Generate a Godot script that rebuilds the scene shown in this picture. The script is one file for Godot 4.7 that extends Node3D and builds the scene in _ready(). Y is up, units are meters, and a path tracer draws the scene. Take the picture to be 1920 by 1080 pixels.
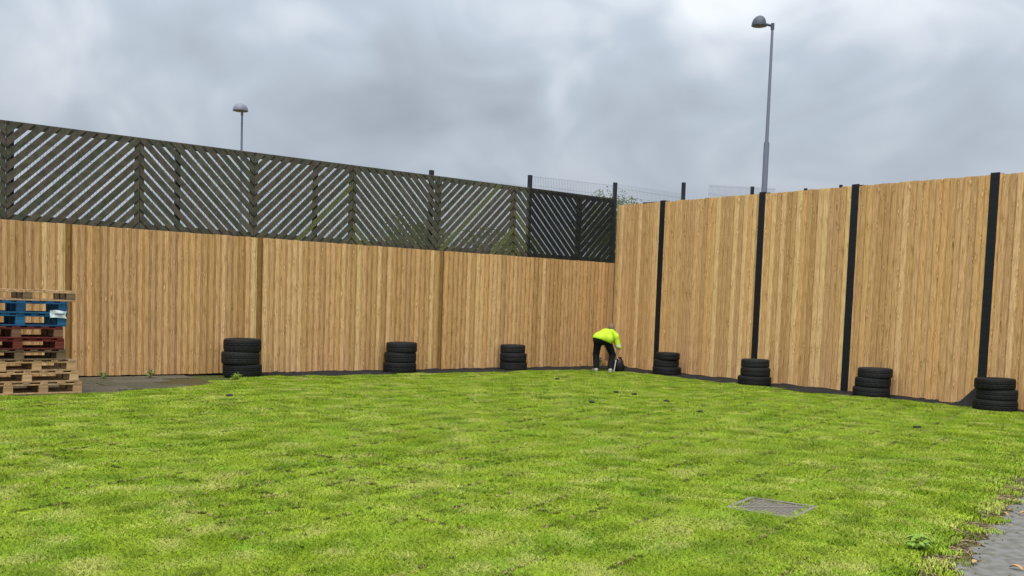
extends Node3D
# A fenced yard with a mown lawn: camera, sky and sun first, then the ground, the fences, the objects and the small details.

var rng := RandomNumberGenerator.new()
var counts := {}
var M := {}

# ---------------------------------------------------------------- geometry helper
class Geo:
	var v := PackedVector3Array()
	var n := PackedVector3Array()
	var uv := PackedVector2Array()
	var col := PackedColorArray() # used by the grass alone
	func tri(a: Vector3, b: Vector3, c: Vector3, out: Vector3, ua := Vector2.ZERO, ub := Vector2.ZERO, uc := Vector2.ZERO) -> void:
		var f := (c - a).cross(b - a)
		if f.length_squared() < 1e-16:
			return
		f = f.normalized()
		if f.dot(out) >= 0.0:
			v.append_array([a, b, c]); uv.append_array([ua, ub, uc])
		else:
			f = -f
			v.append_array([a, c, b]); uv.append_array([ua, uc, ub])
		n.append_array([f, f, f])
	func quad(a: Vector3, b: Vector3, c: Vector3, d: Vector3, out: Vector3, ua := Vector2.ZERO, ub := Vector2.ZERO, uc := Vector2.ZERO, ud := Vector2.ZERO) -> void:
		tri(a, b, c, out, ua, ub, uc); tri(a, c, d, out, ua, uc, ud)
	# smooth triangle with its own normals
	func stri(a: Vector3, b: Vector3, c: Vector3, na: Vector3, nb: Vector3, nc: Vector3, ua := Vector2.ZERO, ub := Vector2.ZERO, uc := Vector2.ZERO) -> void:
		var f := (c - a).cross(b - a)
		if f.length_squared() < 1e-18:
			return
		if f.dot(na + nb + nc) >= 0.0:
			v.append_array([a, b, c]); n.append_array([na, nb, nc]); uv.append_array([ua, ub, uc])
		else:
			v.append_array([a, c, b]); n.append_array([na, nc, nb]); uv.append_array([ua, uc, ub])
	# a 2D outline (counted in x, y) pushed along a third axis
	func prism(poly: PackedVector2Array, x: Vector3, y: Vector3, z: Vector3, at: Vector3, z0: float, z1: float, us := 2.0, uo := Vector2.ZERO) -> void:
		var k := poly.size()
		var mid := Vector2.ZERO
		for q in poly:
			mid += q / k
		var area := 0.0
		for i in k:
			area += poly[i].cross(poly[(i + 1) % k])
		var turn := 1.0 if area > 0.0 else -1.0
		for i in k:
			var a := poly[i]
			var b := poly[(i + 1) % k]
			var e := (b - a)
			var o2 := Vector2(e.y, -e.x) * turn
			var o := x * o2.x + y * o2.y
			var pa := at + x * a.x + y * a.y
			var pb := at + x * b.x + y * b.y
			quad(pa + z * z0, pb + z * z0, pb + z * z1, pa + z * z1, o, uo + Vector2(a.x * us, z0 * us), uo + Vector2(b.x * us, z0 * us), uo + Vector2(b.x * us, z1 * us), uo + Vector2(a.x * us, z1 * us))
		var t := Geometry2D.triangulate_polygon(poly)
		for i in range(0, t.size(), 3):
			var q := [poly[t[i]], poly[t[i + 1]], poly[t[i + 2]]]
			var w := []
			for p in q:
				w.append(at + x * p.x + y * p.y)
			tri(w[0] + z * z1, w[1] + z * z1, w[2] + z * z1, z, uo + q[0] * us, uo + q[1] * us, uo + q[2] * us)
			tri(w[0] + z * z0, w[1] + z * z0, w[2] + z * z0, -z, uo + q[0] * us, uo + q[1] * us, uo + q[2] * us)
	# box with chamfered long edges; the long axis is given by "axis" (0 x, 1 y, 2 z)
	func box(c: Vector3, s: Vector3, axis := 0, bev := 0.004, us := 2.0, uo := Vector2.ZERO) -> void:
		var ax := [Vector3.RIGHT, Vector3.UP, Vector3.BACK]
		var z: Vector3 = ax[axis]
		var x: Vector3 = ax[(axis + 1) % 3]
		var y: Vector3 = ax[(axis + 2) % 3]
		var hx := absf(s.dot(x)) * 0.5
		var hy := absf(s.dot(y)) * 0.5
		var hz := absf(s.dot(z)) * 0.5
		bev = minf(bev, minf(hx, hy) * 0.6)
		var poly := PackedVector2Array([Vector2(-hx + bev, -hy), Vector2(hx - bev, -hy), Vector2(hx, -hy + bev), Vector2(hx, hy - bev), Vector2(hx - bev, hy), Vector2(-hx + bev, hy), Vector2(-hx, hy - bev), Vector2(-hx, -hy + bev)])
		prism(poly, x, y, z, c, -hz, hz, us, uo)
	func tube(pts: Array, rad: Array, seg := 8, caps := true) -> void:
		var rings := []
		for i in pts.size():
			var d: Vector3 = (pts[mini(i + 1, pts.size() - 1)] - pts[maxi(i - 1, 0)]).normalized()
			var s := Vector3.UP if absf(d.y) < 0.9 else Vector3.RIGHT
			var e1 := d.cross(s).normalized()
			var e2 := d.cross(e1).normalized()
			var ring := []
			for k in seg:
				var a := TAU * k / seg
				ring.append([pts[i] + (e1 * cos(a) + e2 * sin(a)) * rad[i], e1 * cos(a) + e2 * sin(a)])
			rings.append(ring)
		for i in pts.size() - 1:
			for k in seg:
				var a = rings[i][k]; var b = rings[i][(k + 1) % seg]; var c = rings[i + 1][(k + 1) % seg]; var d = rings[i + 1][k]
				stri(a[0], b[0], c[0], a[1], b[1], c[1]); stri(a[0], c[0], d[0], a[1], c[1], d[1])
		if caps:
			for e in [0, pts.size() - 1]:
				var o: Vector3 = (pts[0] - pts[1]) if e == 0 else (pts[e] - pts[e - 1])
				for k in seg:
					tri(pts[e], rings[e][k][0], rings[e][(k + 1) % seg][0], o)
	# profile (radius, height) turned about y
	func lathe(prof: Array, seg: int, wob := [], us := 3.0) -> void:
		var g := []
		for i in prof.size():
			var row := []
			for k in seg + 1:
				var a := TAU * k / seg
				var r: float = prof[i].x
				if wob:
					r += wob[i][k % seg]
				row.append(Vector3(cos(a) * r, prof[i].y, sin(a) * r))
			g.append(row)
		grid(g, us)
	# rows of points joined into one smooth sheet
	func grid(g: Array, us := 3.0, flip := false) -> void:
		var R := g.size()
		var K: int = g[0].size()
		var ns := []
		for i in R:
			var row := []
			for k in K:
				var closed: bool = g[i][0].distance_to(g[i][K - 1]) < 1e-5
				var kl := k - 1 if k > 0 else (K - 2 if closed else 0)
				var kr := k + 1 if k < K - 1 else (1 if closed else K - 1)
				var du: Vector3 = g[i][kr] - g[i][kl]
				var dv: Vector3 = g[mini(i + 1, R - 1)][k] - g[maxi(i - 1, 0)][k]
				var nn := du.cross(dv).normalized()
				row.append(-nn if flip else nn)
			ns.append(row)
		for i in R - 1:
			for k in K - 1:
				var a: Vector3 = g[i][k]; var b: Vector3 = g[i][k + 1]; var c: Vector3 = g[i + 1][k + 1]; var d: Vector3 = g[i + 1][k]
				var ua := Vector2(k, i) / K * us; var ub := Vector2(k + 1, i) / K * us; var uc := Vector2(k + 1, i + 1) / K * us; var ud := Vector2(k, i + 1) / K * us
				stri(a, b, c, ns[i][k], ns[i][k + 1], ns[i + 1][k + 1], ua, ub, uc)
				stri(a, c, d, ns[i][k], ns[i + 1][k + 1], ns[i + 1][k], ua, uc, ud)
	func commit() -> ArrayMesh:
		var arr := []
		arr.resize(Mesh.ARRAY_MAX)
		arr[Mesh.ARRAY_VERTEX] = v; arr[Mesh.ARRAY_NORMAL] = n; arr[Mesh.ARRAY_TEX_UV] = uv
		if col.size() == v.size():
			arr[Mesh.ARRAY_COLOR] = col
		var m := ArrayMesh.new()
		m.add_surface_from_arrays(Mesh.PRIMITIVE_TRIANGLES, arr)
		return m

# smooth-joined tapered capsules meshed as surface nets
class Flesh:
	var lo: Vector3
	var h: float
	var nx: int; var ny: int; var nz: int
	var f := PackedFloat32Array()
	func _init(a: Vector3, b: Vector3, cell: float) -> void:
		lo = a; h = cell
		nx = int((b.x - a.x) / h) + 2; ny = int((b.y - a.y) / h) + 2; nz = int((b.z - a.z) / h) + 2
		f.resize(nx * ny * nz); f.fill(1.0)
	# bone from a to b with radii ra, rb; sc squashes space about the bone (ellipsoids); k is the blend
	func bone(a: Vector3, b: Vector3, ra: float, rb: float, k := 0.03, sc := Vector3.ONE) -> void:
		var m := maxf(ra, rb) * maxf(1.0 / sc.x, maxf(1.0 / sc.y, 1.0 / sc.z)) + k + h * 2.0
		var p0 := (a.min(b) - Vector3.ONE * m - lo) / h
		var p1 := (a.max(b) + Vector3.ONE * m - lo) / h
		var ab := (b - a) * sc
		var l2 := maxf(ab.length_squared(), 1e-9)
		for z in range(maxi(0, int(p0.z)), mini(nz, int(p1.z) + 1)):
			for y in range(maxi(0, int(p0.y)), mini(ny, int(p1.y) + 1)):
				for x in range(maxi(0, int(p0.x)), mini(nx, int(p1.x) + 1)):
					var q := (lo + Vector3(x, y, z) * h - a) * sc
					var t := clampf(q.dot(ab) / l2, 0.0, 1.0)
					var d := (q - ab * t).length() - lerpf(ra, rb, t)
					var i := (z * ny + y) * nx + x
					var o := f[i]
					var e := maxf(k - absf(o - d), 0.0) / k
					f[i] = minf(o, d) - e * e * k * 0.25
	func cut(p: Vector3, dir: Vector3) -> void: # keep the side that dir points away from
		for z in nz:
			for y in ny:
				for x in nx:
					var i := (z * ny + y) * nx + x
					f[i] = maxf(f[i], (lo + Vector3(x, y, z) * h - p).dot(dir))
	func at(x: int, y: int, z: int) -> float:
		return f[(clampi(z, 0, nz - 1) * ny + clampi(y, 0, ny - 1)) * nx + clampi(x, 0, nx - 1)]
	func into(g: Geo, xf := Transform3D()) -> void:
		var idx := {}
		var ps := PackedVector3Array()
		var nn := PackedVector3Array()
		for z in nz - 1:
			for y in ny - 1:
				for x in nx - 1:
					var b := (z * ny + y) * nx + x
					var c := [f[b], f[b + 1], f[b + nx], f[b + nx + 1], f[b + nx * ny], f[b + nx * ny + 1], f[b + nx * ny + nx], f[b + nx * ny + nx + 1]]
					var neg := 0
					for q in c:
						if q < 0.0:
							neg += 1
					if neg == 0 or neg == 8:
						continue
					var s := Vector3.ZERO
					var k := 0
					for e in [[0, 1], [2, 3], [4, 5], [6, 7], [0, 2], [1, 3], [4, 6], [5, 7], [0, 4], [1, 5], [2, 6], [3, 7]]:
						var d0: float = c[e[0]]; var d1: float = c[e[1]]
						if (d0 < 0.0) != (d1 < 0.0):
							var t := d0 / (d0 - d1)
							var c0 := Vector3(e[0] & 1, (e[0] >> 1) & 1, e[0] >> 2)
							var c1 := Vector3(e[1] & 1, (e[1] >> 1) & 1, e[1] >> 2)
							s += c0.lerp(c1, t); k += 1
					idx[b] = ps.size()
					ps.append(xf * (lo + (Vector3(x, y, z) + s / k) * h))
					var gr := Vector3(at(x + 1, y, z) - at(x - 1, y, z) + at(x + 2, y + 1, z + 1) - at(x, y + 1, z + 1), at(x, y + 1, z) - at(x, y - 1, z) + at(x + 1, y + 2, z + 1) - at(x + 1, y, z + 1), at(x, y, z + 1) - at(x, y, z - 1) + at(x + 1, y + 1, z + 2) - at(x + 1, y + 1, z))
					nn.append((xf.basis * gr).normalized())
		var sx := 1; var sy := nx; var sz := nx * ny
		for b in idx:
			var x: int = b % nx
			var y: int = (b / nx) % ny
			var z: int = b / (nx * ny)
			for ax in 3:
				var st: int = [sx, sy, sz][ax]
				var o1: int = [sy, sz, sx][ax]
				var o2: int = [sz, sx, sy][ax]
				if [y, z, x][ax] == 0 or [z, x, y][ax] == 0:
					continue
				if (f[b] < 0.0) == (f[b + st] < 0.0):
					continue
				var q := [b, b - o1, b - o1 - o2, b - o2]
				if not (idx.has(q[1]) and idx.has(q[2]) and idx.has(q[3])):
					continue
				var i0: int = idx[q[0]]; var i1: int = idx[q[1]]; var i2: int = idx[q[2]]; var i3: int = idx[q[3]]
				g.stri(ps[i0], ps[i1], ps[i2], nn[i0], nn[i1], nn[i2]); g.stri(ps[i0], ps[i2], ps[i3], nn[i0], nn[i2], nn[i3])

# ---------------------------------------------------------------- nodes
func numbered(called: String) -> String:
	var c: int = counts.get(called, 0)
	counts[called] = c + 1
	return called if c == 0 else "%s_%03d" % [called, c]

func tag(o: Node3D, label: String, category: String, group := "") -> Node3D:
	o.set_meta("label", label); o.set_meta("category", category)
	if group:
		o.set_meta("group", group)
	return o

func thing(called: String, label: String, category: String, at := Vector3.ZERO, turn := 0.0, group := "") -> Node3D:
	var o := Node3D.new()
	o.name = numbered(called); add_child(o)
	o.position = at; o.rotation.y = turn
	tag(o, label, category, group)
	return o

func obj(called: String, mesh: Mesh, mat: Material, parent: Node3D = null, at := Vector3.ZERO) -> MeshInstance3D:
	var o := MeshInstance3D.new()
	o.mesh = mesh; o.material_override = mat
	o.position = at
	if parent == null:
		o.name = numbered(called); add_child(o)
	else:
		o.name = called; parent.add_child(o, true)
	return o

func struct(called: String, mesh: Mesh, mat: Material) -> MeshInstance3D:
	var o := obj(called, mesh, mat)
	o.set_meta("kind", "structure")
	return o

# ---------------------------------------------------------------- materials
func lin(r: float, g: float, b: float) -> Color:
	return Color(r, g, b).linear_to_srgb()

func mat(c: Color, rough := 0.8, tex: Texture2D = null, spec := 0.4) -> StandardMaterial3D:
	var m := StandardMaterial3D.new()
	m.albedo_color = c; m.roughness = rough; m.metallic_specular = spec
	if tex:
		m.albedo_texture = tex
	return m

func noise(seed_: int, freq: float, oct := 4, type := FastNoiseLite.TYPE_SIMPLEX_SMOOTH) -> FastNoiseLite:
	var f := FastNoiseLite.new()
	f.seed = seed_; f.frequency = freq; f.noise_type = type
	f.fractal_octaves = oct
	return f

func ramp_tex(seed_: int, freq: float, cols: Array, size := 512, oct := 5) -> NoiseTexture2D:
	var t := NoiseTexture2D.new()
	t.width = size; t.height = size; t.seamless = true; t.noise = noise(seed_, freq, oct)
	var g := Gradient.new()
	g.offsets = PackedFloat32Array(cols.map(func(c): return c[0])); g.colors = PackedColorArray(cols.map(func(c): return c[1]))
	t.color_ramp = g
	return t

# softwood: streaks along v, knots dark or resin-pale, one tile = 0.512 m x 4.1 m
func wood_texture(seed_: int) -> ImageTexture:
	var w := 256
	var h := 1024
	var r := RandomNumberGenerator.new()
	r.seed = seed_
	var fine := noise(seed_, 0.9, 3)
	var broad := noise(seed_ + 1, 0.09, 2)
	var warp := noise(seed_ + 2, 0.02, 2)
	var fleck := noise(seed_ + 3, 0.35, 2)
	var knots := []
	for i in 44:
		knots.append([r.randf() * w, r.randf() * h, r.randf_range(2.2, 5.5), r.randf() < 0.30])
	var val := PackedFloat32Array()
	val.resize(w * h)
	for y in h:
		for x in w:
			var wx := x + warp.get_noise_2d(x, y * 0.7) * 7.0
			var s := fine.get_noise_2d(wx * 0.42, y * 0.02) * 0.10 + broad.get_noise_2d(wx * 1.5, y * 0.10) * 0.15 + fleck.get_noise_2d(x * 0.8, y * 0.12) * 0.04
			val[y * w + x] = 0.86 + s
	for k in knots:
		var R: float = k[2] * 3.4
		for dy in range(int(-R * 1.5), int(R * 1.5) + 1):
			for dx in range(int(-R), int(R) + 1):
				var d: float = Vector2(dx, dy * 0.62).length() / k[2]
				var x := posmod(int(k[0]) + dx, w)
				var y := posmod(int(k[1]) + dy, h)
				if k[3]:
					val[y * w + x] *= 1.0 - 0.20 * exp(-d * d) - 0.06 * exp(-pow(d - 1.9, 2.0) * 2.0)
				else:
					val[y * w + x] += 0.20 * exp(-d * d * 0.9) - 0.10 * exp(-pow(d - 2.0, 2.0) * 2.0)
	var im := Image.create_empty(w, h, false, Image.FORMAT_RGB8)
	for y in h:
		for x in w:
			var t := clampf(val[y * w + x], 0.15, 1.0)
			im.set_pixel(x, y, Color(pow(t, 0.9), pow(t, 1.05), pow(t, 1.35)))
	return ImageTexture.create_from_image(im)

# overcast sky: soft cloud layers everywhere, brighter towards the zenith
func sky_texture(expo: float) -> ImageTexture:
	var w := 2048
	var h := 1024
	var big := noise(11, 1.6, 2)
	var mid := noise(12, 4.4, 3)
	var wsp := noise(13, 10.0, 4)
	var wob := noise(14, 3.0, 2)
	# cloud masses seen over the fence: direction (azimuth from north-north-east, elevation in degrees), half widths, strength
	var lumps := []
	for l in SKY_LUMPS:
		lumps.append(l)
	var data := PackedFloat32Array()
	data.resize(w * h * 3)
	var dark := Color(0.355, 0.403, 0.463)
	var mean := Color(0.510, 0.580, 0.668)
	var pale := Color(0.82, 0.865, 0.915)
	for y in h:
		var el := (0.5 - (y + 0.5) / h) * PI
		var se := sin(el)
		var ce := cos(el)
		var lift := (1.0 + 2.1 * maxf(se, 0.0)) / 1.42
		for x in w:
			var i := (y * w + x) * 3
			if el < -0.25:
				data[i] = 0.10 / expo; data[i + 1] = 0.11 / expo; data[i + 2] = 0.10 / expo
				continue
			var az := wrapf((x + 0.5) / w * TAU, -PI, PI) # the panorama begins at -z
			var d := Vector3(sin(az) * ce, se * 1.6, -cos(az) * ce)
			var q := d + Vector3(wob.get_noise_3dv(d), wob.get_noise_3dv(d + Vector3(9, 0, 0)), wob.get_noise_3dv(d + Vector3(0, 9, 0))) * 0.22
			var t := big.get_noise_3dv(q) * 0.34 + mid.get_noise_3dv(q) * 0.36 + wsp.get_noise_3dv(q) * 0.24 + 0.06
			for l in lumps:
				var da: float = rad_to_deg(az) - l[0]
				if absf(da) < 30.0:
					var a2: float = da / l[2] + wob.get_noise_3dv(d * 2.6) * 0.8 + mid.get_noise_3dv(d * 2.2) * 0.5
					var e2: float = (rad_to_deg(el) - l[1]) / l[3] + wob.get_noise_3dv(d * 2.6 + Vector3(0, 0, 7)) * 0.8 + mid.get_noise_3dv(d * 2.2 + Vector3(0, 5, 0)) * 0.5
					var g := a2 * a2 + e2 * e2
					if g < 6.0:
						t += l[4] * 0.85 * exp(-g)
			t = clampf(t, -1.0, 1.0)
			var c := mean.lerp(pale, t) if t > 0.0 else mean.lerp(dark, -t)
			data[i] = c.r * lift / expo; data[i + 1] = c.g * lift / expo; data[i + 2] = c.b * lift / expo
	var im := Image.create_from_data(w, h, false, Image.FORMAT_RGBF, data.to_byte_array())
	return ImageTexture.create_from_image(im)

const SKY_LUMPS := [
	[11.4, 13.0, 3.5, 1.9, 0.50], [10.7, 10.5, 2.5, 1.9, 0.25], [15.0, 12.1, 3.8, 1.9, 0.20], [25.1, 15.4, 1.9, 1.3, 0.60], [27.9, 14.8, 2.2, 1.0, 0.40],
	[20.2, 13.7, 3.0, 1.6, -0.45], [34.4, 12.0, 5.4, 2.7, -0.70], [37.3, 10.1, 2.5, 1.6, -0.30], [29.2, 11.2, 3.8, 1.9, -0.30], [25.5, 10.6, 3.2, 1.9, -0.30],
	[40.5, 11.7, 0.9, 2.2, 0.38], [40.4, 14.0, 1.3, 1.0, 0.22], [45.9, 12.3, 3.8, 2.4, -0.45], [44.5, 10.3, 3.2, 1.6, -0.25], [52.0, 16.6, 5.4, 1.6, 0.95],
	[48.8, 15.0, 2.2, 1.3, 0.45], [47.4, 13.8, 2.5, 1.0, 0.30], [54.9, 11.1, 2.5, 2.5, -0.35], [63.1, 10.5, 3.5, 2.5, -0.40], [59.3, 15.8, 1.9, 1.3, 0.40],
	[33.5, 9.2, 1.9, 0.6, 0.35], [36.1, 8.2, 3.5, 0.6, 0.25], [14.0, 10.1, 4.8, 1.0, 0.20]]

# ---------------------------------------------------------------- build
func _ready() -> void:
	rng.seed = 4711
	var expo := 2.2
	# camera: standing at the path, the picture cut from the upper part of the lens' view
	var cam := Camera3D.new()
	cam.name = "camera"
	add_child(cam)
	cam.projection = Camera3D.PROJECTION_FRUSTUM
	cam.near = 0.05; cam.far = 900.0
	cam.size = 1080.0 / 1802.4 * cam.near
	cam.frustum_offset = Vector2(0, 143.4 / 1802.4 * cam.near)
	cam.position = Vector3(-16.847, 1.55, 17.466)
	var yaw := 0.66436
	var pit := -0.06503
	var rol := 0.034383
	var fh := Vector3(sin(yaw), 0, -cos(yaw))
	var rt := Vector3(cos(yaw), 0, sin(yaw))
	var fw := fh * cos(pit) + Vector3.UP * sin(pit)
	var u2 := Vector3.UP * cos(pit) - fh * sin(pit)
	cam.basis = Basis(rt * cos(rol) + u2 * sin(rol), u2 * cos(rol) - rt * sin(rol), -fw)
	cam.current = true
	# sky
	var env := Environment.new()
	env.background_mode = Environment.BG_SKY
	var sk := Sky.new()
	var ps := PanoramaSkyMaterial.new()
	ps.panorama = sky_texture(expo)
	sk.sky_material = ps
	env.sky = sk
	env.tonemap_mode = Environment.TONE_MAPPER_LINEAR
	env.tonemap_exposure = expo
	env.sdfgi_enabled = true; env.ssao_enabled = true; env.ssil_enabled = true
	var we := WorldEnvironment.new()
	we.name = "environment"
	we.environment = env
	add_child(we)
	# the sun behind the cloud deck: a very wide, soft source behind and to the left of the photographer
	var sun := DirectionalLight3D.new()
	sun.name = "sun"
	sun.light_energy = 0.5
	sun.light_angular_distance = 60.0
	sun.light_color = Color(1.0, 0.97, 0.92)
	sun.shadow_enabled = true
	add_child(sun)
	sun.look_at_from_position(Vector3.ZERO, -Vector3(-0.42, 1.0, 0.40))

	materials()
	build_ground()
	build_left_fence()
	build_right_fence()
	build_trellis()
	build_mesh_fence()
	build_background()
	build_lamps()
	build_membrane()
	build_tyres()
	build_pallets()
	build_person()
	build_cover()
	build_small()
	build_litter()
	build_grass()

func materials() -> void:
	var w1 := wood_texture(21)
	var w2 := wood_texture(57)
	M.wood = w1
	M.left = []
	M.right = []
	# one delivery of boards for both fences, mixed at random
	var tones := [Color(0.675, 0.420, 0.190), Color(0.680, 0.442, 0.225), Color(0.665, 0.424, 0.226), Color(0.630, 0.412, 0.195)]
	for i in 16:
		var c: Color = tones[i % 4].lerp(tones[(i + 1) % 4], rng.randf() * 0.6)
		var b: float = [0.78, 1.0, 1.18, 0.92, 1.04, 0.86, 1.10, 0.96, 1.24, 0.88, 1.0, 1.08, 0.83, 0.98, 1.14, 0.94][i]
		if b > 1.1:
			c = c.lerp(Color(0.66, 0.47, 0.26), 0.6)
		b *= 1.09
		M.left.append(mat(lin(minf(c.r * b, 0.85), c.g * b, c.b * b), 0.75, w1 if i % 2 else w2, 0.25))
	M.right = M.left
	M.joint = mat(lin(0.33, 0.19, 0.07), 0.8, w2, 0.3)
	M.steel = mat(lin(0.012, 0.014, 0.018), 0.45, ramp_tex(5, 0.03, [[0.0, Color(0.7, 0.7, 0.7)], [1.0, Color(1, 1, 1)]]), 0.4)
	# weathered trellis timber
	var wt := ramp_tex(31, 0.02, [[0.0, Color(0.72, 0.74, 0.64)], [0.45, Color(0.82, 0.82, 0.78)], [0.7, Color(0.95, 0.92, 0.88)], [1.0, Color(0.8, 0.84, 0.68)]])
	M.trellis = []
	for c in [Color(0.070, 0.070, 0.062), Color(0.085, 0.082, 0.070), Color(0.066, 0.069, 0.056), Color(0.080, 0.071, 0.064)]:
		M.trellis.append(tri_mat(lin(c.r * 1.42, c.g * 1.42, c.b * 1.40), wt, 0.6, 0.9))
	var mt := ramp_tex(33, 0.03, [[0.0, Color(0.55, 0.56, 0.46)], [0.4, Color(0.74, 0.77, 0.60)], [0.62, Color(0.96, 0.98, 0.82)], [1.0, Color(0.75, 0.76, 0.66)]])
	M.moss = []
	for c in [Color(0.135, 0.135, 0.100), Color(0.115, 0.118, 0.085), Color(0.16, 0.16, 0.115)]:
		M.moss.append(tri_mat(lin(c.r, c.g, c.b), mt, 1.7, 0.95))
	M.rubber = []
	var rt := ramp_tex(41, 0.02, [[0.0, Color(0.62, 0.62, 0.60)], [0.5, Color(0.85, 0.85, 0.86)], [1.0, Color(1, 1, 1)]])
	for c in [0.014, 0.018, 0.012, 0.022]:
		M.rubber.append(tri_mat(lin(c, c * 1.06, c * 1.16), rt, 2.5, 0.68))
	M.membrane = tri_mat(lin(0.020, 0.021, 0.025), ramp_tex(43, 0.03, [[0.0, Color(0.45, 0.43, 0.38)], [0.5, Color(0.8, 0.8, 0.8)], [0.75, Color(1, 1, 1)], [1.0, Color(1.0, 0.95, 0.86)]]), 1.6, 0.75)
	M.soil = tri_mat(lin(0.115, 0.125, 0.045), ramp_tex(47, 0.03, [[0.0, Color(0.45, 0.5, 0.35)], [0.5, Color(0.8, 0.85, 0.7)], [1.0, Color(1, 1, 0.9)]]), 0.8, 0.95)
	M.earth = tri_mat(lin(0.13, 0.10, 0.065), ramp_tex(48, 0.05, [[0.0, Color(0.35, 0.33, 0.28)], [0.45, Color(0.7, 0.68, 0.6)], [0.6, Color(0.85, 0.9, 0.6)], [1.0, Color(1, 0.95, 0.85)]]), 1.1, 0.95)
	M.asphalt = tri_mat(lin(0.205, 0.20, 0.188), ramp_tex(49, 0.012, [[0.0, Color(0.74, 0.74, 0.68)], [0.4, Color(0.86, 0.86, 0.84)], [0.6, Color(0.93, 0.93, 0.93)], [1.0, Color(1, 1, 1)]], 1024, 5), 0.7, 0.9)
	M.slab = []
	var st := ramp_tex(50, 0.035, [[0.0, Color(0.45, 0.47, 0.36)], [0.4, Color(0.72, 0.72, 0.66)], [0.7, Color(0.9, 0.9, 0.88)], [1.0, Color(1, 1, 1)]])
	for c in [Color(0.155, 0.14, 0.11), Color(0.175, 0.16, 0.13), Color(0.135, 0.125, 0.09)]:
		M.slab.append(tri_mat(lin(c.r, c.g, c.b), st, 1.0, 0.9))

func tri_mat(c: Color, tex: Texture2D, scale: float, rough: float) -> StandardMaterial3D:
	var m := mat(c, rough, tex, 0.35)
	m.uv1_triplanar = true; m.uv1_world_triplanar = true
	m.uv1_scale = Vector3.ONE * scale
	return m

# flat polygon sheet facing up
func sheet(poly: PackedVector2Array, y: float) -> ArrayMesh:
	var g := Geo.new()
	var t := Geometry2D.triangulate_polygon(poly)
	for i in range(0, t.size(), 3):
		var a := poly[t[i]]; var b := poly[t[i + 1]]; var c := poly[t[i + 2]]
		g.tri(Vector3(a.x, y, a.y), Vector3(b.x, y, b.y), Vector3(c.x, y, c.y), Vector3.UP, a, b, c)
	return g.commit()

# where the lawn ends at the path, with a ragged edge
func edge_z(x: float) -> float:
	return 14.54 - (x + 11.41) * 0.3203

func build_ground() -> void:
	struct("ground", sheet(PackedVector2Array([Vector2(-450, -450), Vector2(450, -450), Vector2(450, 450), Vector2(-450, 450)]), -0.02), M.earth)
	struct("lawn", sheet(PackedVector2Array([Vector2(-30, 0.0), Vector2(0.0, 0.0), Vector2(0.0, 10.85), Vector2(-11.41, 14.5), Vector2(-30, 20.45)]), -0.008), M.soil)
	# strip of trodden soil between grass and path
	var en := noise(71, 0.9, 3)
	var p := PackedVector2Array()
	var q := PackedVector2Array()
	for i in 400:
		var x := -24.0 + i * 0.0608
		p.append(Vector2(x, edge_z(x) - 0.12 + en.get_noise_1d(x * 3.0) * 0.10))
		q.append(Vector2(x, edge_z(x) + 0.16 + en.get_noise_1d(x * 4.0 + 50.0) * 0.12 + en.get_noise_1d(x * 17.0) * 0.06))
	var border := p.duplicate()
	for i in range(q.size() - 1, -1, -1):
		border.append(q[i] + Vector2(0, 0.25))
	struct("soil_border", sheet(border, -0.002), M.earth)
	var path := q.duplicate()
	path.append_array([Vector2(0.2, 30), Vector2(-30, 30)])
	struct("path", sheet(path, 0.003), M.asphalt)
	# paving beside the pallets, slab by slab
	var paving := struct("paving", sheet(PackedVector2Array([Vector2(-18, 0.02), Vector2(-10.7, 0.02), Vector2(-10.75, 1.7), Vector2(-11.6, 2.5), Vector2(-13.0, 2.78), Vector2(-18, 2.9)]), -0.003), M.earth)
	var sw := 0.9
	for r in 5:
		for c in 9:
			var x0 := -18.0 + c * sw + (0.3 if r % 2 else 0.0)
			var z0 := 0.06 + r * 0.56
			if x0 + sw > -10.75 - maxf(0.0, (z0 - 1.1)) * 0.9:
				continue
			var g := Geo.new()
			g.box(Vector3.ZERO, Vector3(sw - 0.014, 0.05, 0.546), 0, 0.006)
			var o := obj("slab", g.commit(), M.slab[rng.randi() % 3], paving, Vector3(x0 + sw * 0.5, -0.010 + rng.randf_range(-0.004, 0.004), z0 + 0.28))
			o.rotation = Vector3(rng.randf_range(-0.008, 0.008), rng.randf_range(-0.006, 0.006), rng.randf_range(-0.006, 0.006))

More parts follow.
